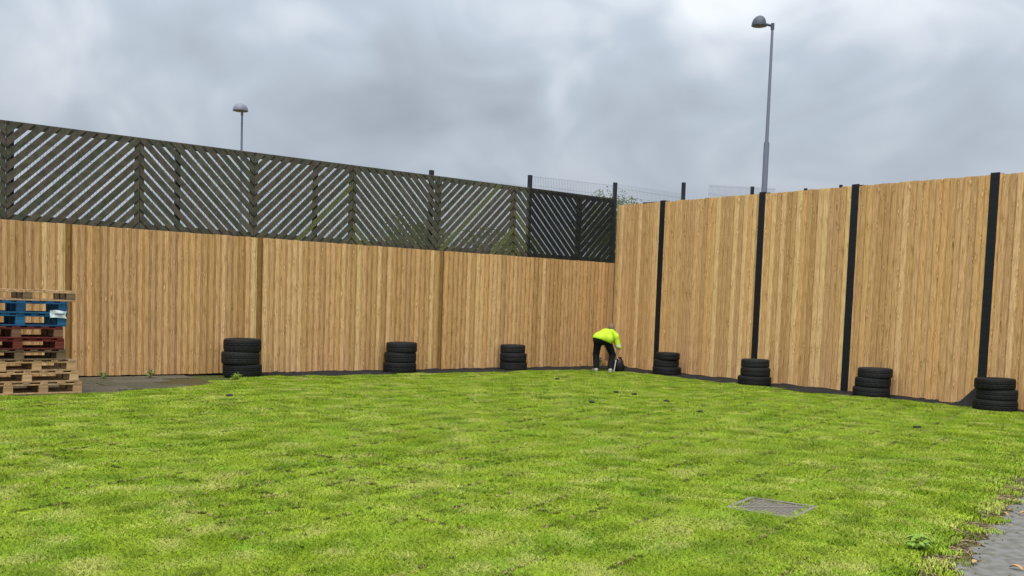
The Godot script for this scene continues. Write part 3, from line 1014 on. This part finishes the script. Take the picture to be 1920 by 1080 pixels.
func build_person() -> void:
	var at := Vector3(-1.51, 0.012, 1.31)
	var turn := -0.66436
	var hipL := Vector3(-0.15, 0.74, 0.09); var kneeL := Vector3(-0.175, 0.41, -0.05); var ankL := Vector3(-0.17, 0.10, 0.02)
	var hipR := Vector3(0.05, 0.74, 0.05); var kneeR := Vector3(0.205, 0.40, -0.10); var ankR := Vector3(0.155, 0.10, 0.03)
	var pel := Vector3(-0.06, 0.76, 0.08); var waist := Vector3(0.03, 0.82, -0.06); var chest := Vector3(0.15, 0.825, -0.22)
	var shR := Vector3(0.275, 0.80, -0.17); var elR := Vector3(0.345, 0.55, -0.14); var wrR := Vector3(0.315, 0.36, -0.16)
	var shL := Vector3(0.06, 0.82, -0.38); var elL := Vector3(0.08, 0.58, -0.42); var wrL := Vector3(0.09, 0.40, -0.28)
	var neck := Vector3(0.190, 0.885, -0.35); var head := Vector3(0.195, 0.985, -0.43)
	# body: one continuous figure
	var f := Flesh.new(Vector3(-0.34, 0.0, -0.62), Vector3(0.48, 1.18, 0.30), 0.013)
	for s in [[hipL, kneeL, ankL], [hipR, kneeR, ankR]]:
		f.bone(s[0], s[1], 0.078, 0.052, 0.03)
		f.bone(s[1], s[2], 0.052, 0.036, 0.02)
		f.bone(s[2] - Vector3(0, 0.05, -0.02), s[2] + Vector3(0.02, -0.065, -0.16), 0.034, 0.028, 0.02)
	f.bone(pel, waist, 0.125, 0.115, 0.05); f.bone(waist, chest, 0.115, 0.13, 0.05)
	f.bone(shL, shR, 0.065, 0.065, 0.05)
	for s in [[shL, elL, wrL], [shR, elR, wrR]]:
		f.bone(s[0], s[1], 0.048, 0.038, 0.02); f.bone(s[1], s[2], 0.038, 0.026, 0.015)
	f.bone(chest.lerp(neck, 0.5), neck.lerp(head, 0.5), 0.062, 0.055, 0.03)
	var look := Vector3(0.25, -0.25, -0.93).normalized()
	f.bone(head - look * 0.015 + Vector3(0, 0.01, 0), head + look * 0.02 + Vector3(0, 0.012, 0), 0.088, 0.085, 0.02, Vector3(1.12, 0.86, 1.0))
	f.bone(head + look * 0.06 + Vector3(0, -0.06, 0), head + look * 0.075 + Vector3(0, -0.085, 0), 0.04, 0.032, 0.03)
	f.bone(head + look * 0.105 + Vector3(0, 0.0, 0), head + look * 0.118 + Vector3(0, -0.03, 0), 0.012, 0.016, 0.012)
	for s in [-1.0, 1.0]:
		var sd: Vector3 = Vector3(0.966, 0, 0.26) * s
		f.bone(head + sd * 0.083 + Vector3(0, 0.015, 0), head + sd * 0.086 + Vector3(0, -0.025, 0), 0.018, 0.013, 0.008)
	var g := Geo.new()
	f.into(g)
	hand(g, wrR, wrR + Vector3(-0.01, -0.09, -0.02), Vector3(0.9, 0, -0.3).normalized(), Vector3(0.3, 0, 0.95).normalized(), 0.75)
	hand(g, wrL, wrL + Vector3(0.0, -0.085, 0.035), Vector3(0, -0.3, -0.95).normalized(), Vector3(1, 0, 0), 0.45)
	var skin := mat(lin(0.50, 0.29, 0.20), 0.55)
	var p := tag(obj("person", g.commit(), skin), "person in yellow hi-vis jacket and black trousers bending down in the corner", "person") as MeshInstance3D
	p.position = at; p.rotation.y = turn
	# trousers
	f = Flesh.new(Vector3(-0.36, 0.0, -0.34), Vector3(0.40, 0.96, 0.34), 0.013)
	for s in [[hipL, kneeL, ankL], [hipR, kneeR, ankR]]:
		f.bone(s[0], s[1], 0.100, 0.078, 0.03)
		f.bone(s[1], s[2] + Vector3(0, -0.02, 0), 0.078, 0.066, 0.02)
	f.bone(hipL + Vector3(0, 0.01, 0.02), hipR + Vector3(0, 0.01, 0.02), 0.125, 0.12, 0.05)
	f.bone(pel, pel.lerp(waist, 0.35), 0.132, 0.125, 0.05)
	f.cut(Vector3(0, 0.055, 0), Vector3.DOWN)
	g = Geo.new()
	f.into(g)
	var tm := tri_mat(lin(0.010, 0.011, 0.016), ramp_tex(61, 0.06, [[0.0, Color(0.6, 0.6, 0.6)], [1.0, Color(1, 1, 1)]]), 4.0, 0.85)
	obj("trousers", g.commit(), tm, p)
	# hi-vis jacket
	f = Flesh.new(Vector3(-0.30, 0.36, -0.60), Vector3(0.48, 1.06, 0.30), 0.013)
	f.bone(pel + Vector3(-0.035, 0.015, 0.03), waist + Vector3(0, 0.02, 0), 0.158, 0.150, 0.05)
	f.bone(hipL + Vector3(-0.005, 0.02, 0.02), hipR + Vector3(0.02, 0.02, 0.01), 0.138, 0.138, 0.05)
	f.bone(waist + Vector3(0, 0.02, 0), chest, 0.142, 0.160, 0.05)
	f.bone(shL, shR, 0.085, 0.085, 0.06)
	f.bone(shR, elR, 0.078, 0.066, 0.03); f.bone(elR, elR.lerp(wrR, 0.55), 0.066, 0.058, 0.02)
	f.bone(shL, elL, 0.078, 0.062, 0.03); f.bone(elL, elL.lerp(wrL, 0.7), 0.062, 0.048, 0.02)
	f.bone(chest.lerp(neck, 0.4), neck, 0.075, 0.068, 0.03)
	# creases
	for k in 7:
		var c := waist.lerp(chest, k / 6.0) + Vector3(0, 0.15, 0.02)
		f.bone(c + Vector3(-0.09, -0.06, 0.05), c + Vector3(0.07, -0.03, -0.08), 0.008, 0.010, 0.03)
	f.cut(pel + Vector3(-0.02, -0.045, 0.035), Vector3(-0.26, -0.93, 0.20).normalized())
	g = Geo.new()
	f.into(g)
	var jm := tri_mat(lin(0.60, 0.86, 0.05), ramp_tex(62, 0.05, [[0.0, Color(0.80, 0.84, 0.7)], [1.0, Color(1, 1, 1)]]), 3.0, 0.7)
	var jk := obj("jacket", g.commit(), jm, p)
	# reflective band over the back and round the sleeve
	var silver := mat(lin(0.55, 0.56, 0.50), 0.35)
	for b in [[shR.lerp(elR, 0.80), elR - shR, 0.074]]:
		g = Geo.new()
		var d: Vector3 = b[1].normalized()
		g.tube([b[0] - d * 0.022, b[0] + d * 0.022], [b[2], b[2] - 0.002], 20, false)
		obj("reflective_band", g.commit(), silver, jk)
	# boots with pale soles
	for s in [[ankL, -0.04], [ankR, 0.05]]:
		f = Flesh.new(s[0] - Vector3(0.12, 0.12, 0.28), s[0] + Vector3(0.12, 0.06, 0.14), 0.009)
		var a: Vector3 = s[0]
		f.bone(a + Vector3(0, 0.01, 0.0), a + Vector3(0, -0.05, 0.02), 0.052, 0.048, 0.02)
		f.bone(a + Vector3(0, -0.055, 0.03), a + Vector3(s[1] * 0.6, -0.060, -0.17), 0.046, 0.044, 0.02)
		f.cut(Vector3(0, 0.022, 0), Vector3.DOWN)
		g = Geo.new()
		f.into(g)
		var bt := obj("shoe", g.commit(), mat(lin(0.42, 0.40, 0.36), 0.6), p)
		g = Geo.new()
		var poly := PackedVector2Array()
		for k in 16:
			var an := TAU * k / 16
			poly.append(Vector2(a.x + cos(an) * 0.048 + (s[1] * 0.6 if sin(an) < 0 else 0.0), a.z - 0.07 + sin(an) * 0.145))
		g.prism(poly, Vector3.RIGHT, Vector3.BACK, Vector3.UP, Vector3.ZERO, 0.0, 0.024)
		obj("sole", g.commit(), mat(lin(0.62, 0.61, 0.58), 0.7), bt)
	# cropped hair
	f = Flesh.new(head - Vector3.ONE * 0.15, head + Vector3.ONE * 0.15, 0.009)
	f.bone(head - look * 0.03 + Vector3(0, 0.03, 0), head + look * 0.01 + Vector3(0, 0.04, 0), 0.082, 0.078, 0.02, Vector3(1.1, 0.9, 1.0))
	f.cut(head + Vector3(0, 0.005, 0) - look * 0.03, (Vector3(0, -0.8, 0) + look * 0.6).normalized())
	g = Geo.new()
	f.into(g)
	obj("hair", g.commit(), mat(lin(0.20, 0.13, 0.09), 0.8), p)

	# black sack held open at the rim, and a pale stick against it
	var xf := Transform3D(Basis(Vector3.UP, turn), at)
	var cn := noise(63, 0.9, 3)
	g = Geo.new()
	var prof := [Vector2(0.0, 0.004), Vector2(0.10, 0.004), Vector2(0.135, 0.03), Vector2(0.14, 0.12), Vector2(0.125, 0.22), Vector2(0.10, 0.28), Vector2(0.075, 0.325), Vector2(0.060, 0.345), Vector2(0.066, 0.385), Vector2(0.045, 0.38), Vector2(0.03, 0.32), Vector2(0.0, 0.31)]
	var crush := []
	for i in prof.size():
		var row := []
		for k in 36:
			row.append(prof[i].x * 0.45 * cn.get_noise_2d(cos(TAU * k / 36.0) * 2.5 + i * 0.4, sin(TAU * k / 36.0) * 2.5))
		crush.append(row)
	g.lathe(prof, 36, crush)
	var sk := tag(obj("sack", g.commit(), mat(lin(0.012, 0.012, 0.014), 0.45)), "small black rubbish sack standing beside the bending worker", "sack")
	sk.scale = Vector3(0.85, 0.9, 0.85)
	sk.position = xf * Vector3(0.375, -0.002, -0.20)
	g = Geo.new()
	g.tube([Vector3(0.245, 0.004, -0.03), Vector3(0.275, 0.17, -0.06), Vector3(0.292, 0.27, -0.09)], [0.012, 0.013, 0.013], 8)
	var stk := tag(obj("stick", g.commit(), mat(lin(0.62, 0.60, 0.58), 0.6)), "short pale stick leaning against the black sack", "stick")
	stk.transform = xf

# ---------------------------------------------------------------- inspection cover
func build_cover() -> void:
	var A := Vector2(-10.96, 12.69); var B := Vector2(-10.43, 12.52); var C := Vector2(-10.25, 13.05); var D := Vector2(-10.81, 13.22)
	var t := thing("inspection_cover", "grey double-triangle inspection cover set flush in the lawn", "cover")
	var cm := tri_mat(lin(0.28, 0.262, 0.24), ramp_tex(65, 0.06, [[0.0, Color(0.5, 0.48, 0.42)], [0.5, Color(0.8, 0.79, 0.76)], [1.0, Color(1, 1, 1)]]), 3.0, 0.75)
	var fm := tri_mat(lin(0.33, 0.315, 0.285), ramp_tex(66, 0.05, [[0.0, Color(0.45, 0.45, 0.38)], [0.5, Color(0.8, 0.79, 0.76)], [1.0, Color(1, 1, 1)]]), 3.0, 0.7)
	var q := [A, B, C, D]
	var mid := (A + B + C + D) / 4.0
	var inn := []
	for v in q:
		inn.append(v + (mid - v) * 0.13)
	for i in 4:
		var g := Geo.new()
		var s := PackedVector2Array([q[i], q[(i + 1) % 4], inn[(i + 1) % 4], inn[i]])
		g.prism(s, Vector3.RIGHT, Vector3.BACK, Vector3.UP, Vector3.ZERO, -0.06, 0.016)
		obj("frame_side", g.commit(), fm, t)
	# two plates parted by the diagonal
	for h in 2:
		var tri3: Array = [inn[0], inn[1], inn[2]] if h == 0 else [inn[2], inn[3], inn[0]]
		var c: Vector2 = (tri3[0] + tri3[1] + tri3[2]) / 3.0
		var s := PackedVector2Array()
		for v in tri3:
			s.append(v + (c - v) * 0.035)
		var g := Geo.new()
		g.prism(s, Vector3.RIGHT, Vector3.BACK, Vector3.UP, Vector3.ZERO, -0.05, 0.006)
		var pl := obj("plate", g.commit(), cm, t)
		# raised studs
		var g2 := Geo.new()
		var ex: Vector2 = (B - A).normalized()
		var ey := Vector2(-ex.y, ex.x)
		for i in range(-14, 15):
			for j in range(-14, 15):
				var pt := mid + ex * i * 0.038 + ey * j * 0.038
				if Geometry2D.is_point_in_polygon(pt + (pt - c) * 0.12, s):
					var dd := (ex + ey) if (i + j) % 2 else (ex - ey)
					var e := dd.normalized() * 0.014
					var w := Vector2(-e.y, e.x) * 0.4
					g2.prism(PackedVector2Array([pt - e - w, pt + e - w, pt + e + w, pt - e + w]), Vector3.RIGHT, Vector3.BACK, Vector3.UP, Vector3.ZERO, -0.01, 0.011)
		var st := obj("stud_pattern", g2.commit(), fm, pl)
		st.set_meta("kind", "stuff")
	# diagonal joint bar
	var dg := Geo.new()
	var dv: Vector2 = (inn[2] - inn[0]).normalized() * 0.0
	var nv := Vector2(-(inn[2] - inn[0]).y, (inn[2] - inn[0]).x).normalized() * 0.006
	dg.prism(PackedVector2Array([inn[0] - nv + dv, inn[2] - nv - dv, inn[2] + nv - dv, inn[0] + nv + dv]), Vector3.RIGHT, Vector3.BACK, Vector3.UP, Vector3.ZERO, -0.05, 0.014)
	obj("joint_bar", dg.commit(), fm, t)

# ---------------------------------------------------------------- weeds, clods, leaves
func weed(called: String, label: String, at: Vector3, h: float, spread: float, count: int, size: float, m: Material, group := "") -> void:
	var t := thing(called, label, "weed", at, 0.0, group)
	var g := Geo.new()
	var s := Geo.new()
	for k in count:
		var a := rng.randf() * TAU
		var lean := rng.randf_range(0.2, 1.0)
		var tip := Vector3(cos(a) * spread * lean, h * (1.15 - lean * 0.75), sin(a) * spread * lean)
		s.tube([Vector3(cos(a), 0, sin(a)) * 0.01, tip * 0.5 + Vector3(0, h * 0.12, 0), tip], [0.003, 0.0025, 0.0015], 4, false)
		for j in 3:
			var c := tip * (0.55 + 0.2 * j) + Vector3(0, 0.01, 0)
			leaf(g, c, (Vector3.UP * 1.4 + Vector3(cos(a), 0, sin(a)) * 0.7 + Vector3(rng.randfn(), 0, rng.randfn()) * 0.4).normalized(), size * rng.randf_range(0.7, 1.2), size * 0.55)
	obj("stem", s.commit(), m, t)
	obj("foliage", g.commit(), m, t)

func build_small() -> void:
	var gm := mat(lin(0.19, 0.31, 0.035), 0.6)
	gm.backlight = Color(0.12, 0.2, 0.04)
	var gm2 := mat(lin(0.16, 0.20, 0.06), 0.7)
	weed("weed", "bright broad-leaved weed growing in the soil beside the path", Vector3(-10.85, 0, 14.22), 0.11, 0.11, 26, 0.06, gm)
	weed("weed", "leafy weed clump behind the legs of the bending worker", Vector3(-1.30, 0.0, 0.95), 0.34, 0.14, 30, 0.08, gm2)
	weed("weed", "small weed in the gap between paving and board fence, nearer the pallets", Vector3(-12.3, 0.01, 0.45), 0.16, 0.12, 16, 0.05, gm2)
	weed("weed", "small weed in the gap between paving and board fence, nearer the tyres", Vector3(-11.55, 0.01, 0.55), 0.16, 0.16, 18, 0.05, gm2)
	weed("weed", "small weed at the foot of the tyres where the paving ends", Vector3(-10.18, 0.005, 1.02), 0.12, 0.12, 18, 0.05, gm)
	# dark clods of earth lying on the mown grass
	var dm := mat(lin(0.035, 0.032, 0.022), 0.95)
	for p in [Vector2(-4.93, 5.72), Vector2(-4.98, 5.32), Vector2(-6.59, 6.44), Vector2(-5.91, 8.05), Vector2(-4.39, 10.60), Vector2(-4.17, 2.78), Vector2(-11.41, 3.78), Vector2(-5.25, 6.77)]:
		var g := Geo.new()
		var cn := noise(rng.randi() % 1000, 4.0, 3)
		var rows := []
		for i in 7:
			var ph := PI * (i / 6.0 - 0.5)
			var row := []
			for k in 13:
				var a := TAU * (k % 12) / 12
				var d := Vector3(cos(a) * cos(ph), sin(ph), sin(a) * cos(ph))
				row.append(d * (1.0 + cn.get_noise_3dv(d * 0.4) * 0.9) * Vector3(0.055, 0.022, 0.045))
			rows.append(row)
		g.grid(rows)
		var o := tag(obj("clod", g.commit(), dm), "small dark clod of earth lying on the mown lawn", "clod", "clods of earth on the lawn")
		o.position = Vector3(p.x, 0.026, p.y)
		o.rotation.y = rng.randf() * TAU
	# dry leaves on the path
	var lm := mat(lin(0.44, 0.27, 0.12), 0.7)
	var k := 0
	for p in [Vector2(-9.15, 13.99), Vector2(-8.55, 13.80), Vector2(-10.74, 14.80), Vector2(-9.0, 14.06), Vector2(-10.85, 14.60)]:
		var g := Geo.new()
		var l := rng.randf_range(0.05, 0.09)
		var rows := []
		for i in 9:
			var u := i / 8.0
			var w := l * 0.24 * sin(PI * pow(u, 0.8)) + 0.001
			rows.append([Vector3((u - 0.5) * l, 0.012 + 0.016 * sin(u * 3.0), -w), Vector3((u - 0.5) * l, 0.006 + 0.010 * sin(u * 3.0), 0), Vector3((u - 0.5) * l, 0.014 + 0.014 * sin(u * 4.0), w)])
		g.grid(rows, 1.0, true)
		var o := tag(obj("fallen_leaf", g.commit(), lm), "dry orange-brown leaf lying at the edge of the path", "leaf", "dry leaves along the path edge")
		o.position = Vector3(p.x, 0.006, p.y)
		o.rotation.y = rng.randf() * TAU
		k += 1

# crumbs of soil, grit and dead stalks strewn where the grass meets the path
func build_litter() -> void:
	var g := Geo.new()
	var rows := []
	for i in 5:
		var ph := PI * (i / 4.0 - 0.5)
		var row := []
		for k in 7:
			var a := TAU * (k % 6) / 6
			row.append(Vector3(cos(a) * cos(ph), sin(ph) * 0.6, sin(a) * cos(ph)) * (1.0 + 0.3 * sin(a * 2.0 + i)))
		rows.append(row)
	g.grid(rows)
	var mm := MultiMesh.new()
	mm.transform_format = MultiMesh.TRANSFORM_3D
	mm.use_colors = true
	mm.mesh = g.commit()
	mm.instance_count = 3600
	for i in 3600:
		var x := rng.randf_range(-13.5, -5.0)
		var off := 0.06 + rng.randfn() * 0.09
		if rng.randf() < 0.03:
			off = rng.randf_range(0.1, 0.9)
		var s := rng.randf_range(0.003, 0.009)
		var stalk := rng.randf() < 0.25
		var b := Basis(Vector3.UP, rng.randf() * TAU).scaled_local(Vector3(s * (4.0 if stalk else 1.2), s * (0.4 if stalk else 0.8), s * (0.4 if stalk else 1.0)))
		mm.set_instance_transform(i, Transform3D(b, Vector3(x, 0.004 + s * 0.3, edge_z(x) + off)))
		var c: Color = [Color(0.10, 0.075, 0.045), Color(0.16, 0.12, 0.07), Color(0.14, 0.15, 0.05), Color(0.30, 0.24, 0.13)][rng.randi() % 4]
		mm.set_instance_color(i, Color(0.42, 0.34, 0.17) if stalk else c)
	var o := MultiMeshInstance3D.new()
	o.name = "litter"
	o.multimesh = mm
	var m := mat(Color.WHITE, 0.95)
	m.vertex_color_use_as_albedo = true
	o.material_override = m
	add_child(o)
	o.set_meta("kind", "stuff")
	tag(o, "crumbs of soil and dead stalks strewn along the path edge", "litter")

# ---------------------------------------------------------------- mown grass
func tuft(blades: int, radius: float, hgt: float) -> ArrayMesh:
	var g := Geo.new()
	for k in blades:
		var a := rng.randf() * TAU
		var r := sqrt(rng.randf()) * radius
		var b := Vector3(cos(a) * r, -0.004, sin(a) * r)
		var y := rng.randf() * TAU
		var d := Vector3(cos(y), 0, sin(y))
		var s := Vector3(-d.z, 0, d.x) * rng.randf_range(0.0016, 0.0030)
		var h := hgt * rng.randf_range(0.55, 1.15)
		var m := b + d * h * 0.25 + Vector3(0, h * 0.62, 0)
		var t := b + d * h * rng.randf_range(0.5, 1.1) + Vector3(0, h * rng.randf_range(0.8, 1.0), 0)
		var nn := (Vector3.UP * 0.9 - d * 0.6).normalized()
		var n2 := (Vector3.UP * 1.2 - d * 0.4).normalized()
		g.stri(b - s, b + s, m + s * 0.9, nn, nn, n2)
		g.stri(b - s, m + s * 0.9, m - s * 0.9, nn, n2, n2)
		g.stri(m - s * 0.9, m + s * 0.9, t, n2, n2, n2)
		var tone := rng.randf_range(0.76, 1.66)
		var straw := Color(1.0, 1.0, 1.0) if rng.randf() > 0.14 else Color(1.5, 1.12, 1.8)
		while g.col.size() < g.v.size():
			g.col.append(Color(tone * straw.r, tone * straw.g, tone * straw.b))
	return g.commit()

func build_grass() -> void:
	var n1 := noise(101, 0.55, 3)
	var n2 := noise(102, 1.6, 3)
	var n3 := noise(103, 5.0, 2)
	var n4 := noise(104, 1.5, 4)
	var n5 := noise(105, 3.6, 4)
	var dir := Vector2(0.95, -0.31) # mowing direction
	var per := Vector2(0.31, 0.95)
	var camp := Vector2(-16.847, 17.466)
	var fwd := Vector2(sin(0.66436), -cos(0.66436))
	var cover := PackedVector2Array([Vector2(-10.96, 12.69), Vector2(-10.43, 12.52), Vector2(-10.25, 13.05), Vector2(-10.81, 13.22)])
	var pos := [[], [], []]
	var col := [[], [], []]
	var tries := 105000
	for i in tries:
		var u := rng.randf()
		# closer ground is sown more densely
		var dist := 4.3 + 19.5 * pow(u, 1.25)
		var lat := rng.randf_range(-0.60, 0.60) * dist
		var p := camp + fwd * dist + Vector2(-fwd.y, fwd.x) * lat
		if dist < 8.0 and rng.randf() > 0.85 + 0.15 * u:
			continue
		if p.x > -lerpf(0.92, 0.50, smoothstep(7.2, 8.6, p.y)) + n2.get_noise_1d(p.y * 2.0) * 0.18 or p.y < 0.74 + n2.get_noise_1d(p.x * 2.0 + 70.0) * 0.18:
			continue
		# paving and pallets
		if p.x < -10.75 and p.y < 2.78 - maxf(0.0, p.x + 12.9) * 0.42 + n2.get_noise_2dv(p * 1.5) * 0.14:
			continue
		if p.x >= -10.75 and p.x < -10.15 and p.y < 1.3 + n2.get_noise_2dv(p * 2.0) * 0.2:
			continue
		var e := edge_z(p.x) - 0.10 + n2.get_noise_2dv(p * 1.7) * 0.20 + n3.get_noise_2dv(p * 1.5) * 0.16
		if p.y > e - 0.02 and not (p.y < e + 0.22 and rng.randf() < 0.10):
			continue
		var under := false
		for q in stacks:
			if p.distance_squared_to(Vector2(q[0], q[1])) < 0.115:
				under = true
		if under:
			continue
		if Geometry2D.is_point_in_polygon(p + (p - Vector2(-10.61, 12.87)) * (0.06 + 0.28 * n3.get_noise_2dv(p * 1.3)), cover):
			continue
		var s := Vector2(p.dot(dir), p.dot(per))
		var st := n2.get_noise_2d(s.x * 0.35, s.y * 2.6) # streaks left by the mower
		var big := n1.get_noise_2dv(p)
		var mid := n2.get_noise_2dv(p)
		var fine := n3.get_noise_2dv(p)
		var spot := n5.get_noise_2dv(p)
		var turf := sin(floorf(s.y / 0.42) * 12.9 + floorf((s.x + floorf(s.y / 0.42) * 0.77) / 1.6) * 78.2) # each roll of turf has its own tone
		var dry := clampf((n4.get_noise_2d(s.x * 0.9, s.y * 1.3) + fine * 0.55 + mid * 0.4 + turf * 0.07 - 0.20) * 2.6, 0.0, 1.0)
		var deep := clampf((-mid * 0.7 - st * 0.8 + spot * 1.1 - turf * 0.06 - 0.14) * 2.0, 0.0, 1.0)
		var c := Color(0.225, 0.325, 0.018).lerp(Color(0.310, 0.415, 0.042), clampf(0.5 + big * 0.8 + fine * 1.0, 0.0, 1.0))
		c = c.lerp(Color(0.205, 0.350, 0.026), clampf(n1.get_noise_2dv(p * 2.3 + Vector2(40, 0)) * 1.6, 0.0, 0.8))
		c = c.lerp(Color(0.49, 0.475, 0.150), dry * 0.62)
		c = c.lerp(Color(0.080, 0.150, 0.008), deep * 0.58)
		if rng.randf() < 0.08:
			c = c.lerp(Color(0.52, 0.46, 0.16), rng.randf() * 0.7)
		c *= rng.randf_range(0.55, 1.34)
		var sc := (0.85 + 0.25 * mid - 0.45 * maxf(0.0, st - 0.2) + deep * 0.25)
		if p.y > e - 0.5:
			sc *= 1.35
		if p.y < 1.25 or p.x > -1.25:
			sc *= 1.3
		var kind := 0 if dist < 9.5 else 1
		var grow := 1.0 if kind == 0 else 1.0
		var bs := Basis(Vector3.UP, rng.randf() * TAU).scaled(Vector3(grow, clampf(sc, 0.45, 1.6), grow))
		pos[kind].append(Transform3D(bs, Vector3(p.x, 0.0, p.y)))
		col[kind].append(Color(c.r, c.g, c.b, 1.0))
	# open seams between the rolls of turf, with dead thatch standing in them
	for k in 22000:
		var row := floorf(rng.randf_range(-6.0, 46.0))
		var s := Vector2(rng.randf_range(-22.0, 0.0), row * 0.42 + rng.randfn() * 0.008)
		if rng.randf() < 0.22:
			var w := floorf(s.x / 1.6) * 1.6 - row * 0.77
			s = Vector2(w + rng.randfn() * 0.008, s.y + rng.randf() * 0.42)
		var p := dir * s.x + per * s.y
		var dist := (p - camp).dot(fwd)
		if n1.get_noise_2d(s.x * 0.9, row * 7.7) < 0.02 or dist < 4.5 or dist > 17.0 or p.x > -1.6 or p.y < 3.2 or p.y > edge_z(p.x) - 0.5 or Geometry2D.is_point_in_polygon(p, cover):
			continue
		pos[2].append(Transform3D(Basis(Vector3.UP, rng.randf() * TAU).scaled(Vector3(1.0, rng.randf_range(0.7, 1.15), 1.0)), Vector3(p.x, 0.004, p.y)))
		var dc := Color(0.085, 0.110, 0.018) if rng.randf() < 0.65 else Color(0.34, 0.30, 0.12)
		col[2].append(dc)
	var meshes := [tuft(100, 0.085, 0.030), tuft(105, 0.12, 0.034), tuft(34, 0.026, 0.036)]
	var gm := StandardMaterial3D.new()
	gm.vertex_color_use_as_albedo = true
	gm.roughness = 0.8
	gm.metallic_specular = 0.15
	for k in 3:
		var mm := MultiMesh.new()
		mm.transform_format = MultiMesh.TRANSFORM_3D
		mm.use_colors = true
		mm.mesh = meshes[k]
		mm.instance_count = pos[k].size()
		for i in pos[k].size():
			mm.set_instance_transform(i, pos[k][i])
			mm.set_instance_color(i, col[k][i])
		var o := MultiMeshInstance3D.new()
		o.name = numbered("grass")
		o.multimesh = mm
		o.material_override = gm
		add_child(o)
		o.set_meta("kind", "stuff")
		tag(o, ["short mown grass around the inspection cover and along the path", "short mown grass stretching from the lawn middle to the fences", "dead thatch standing in the seams between rolls of turf"][k], "grass")
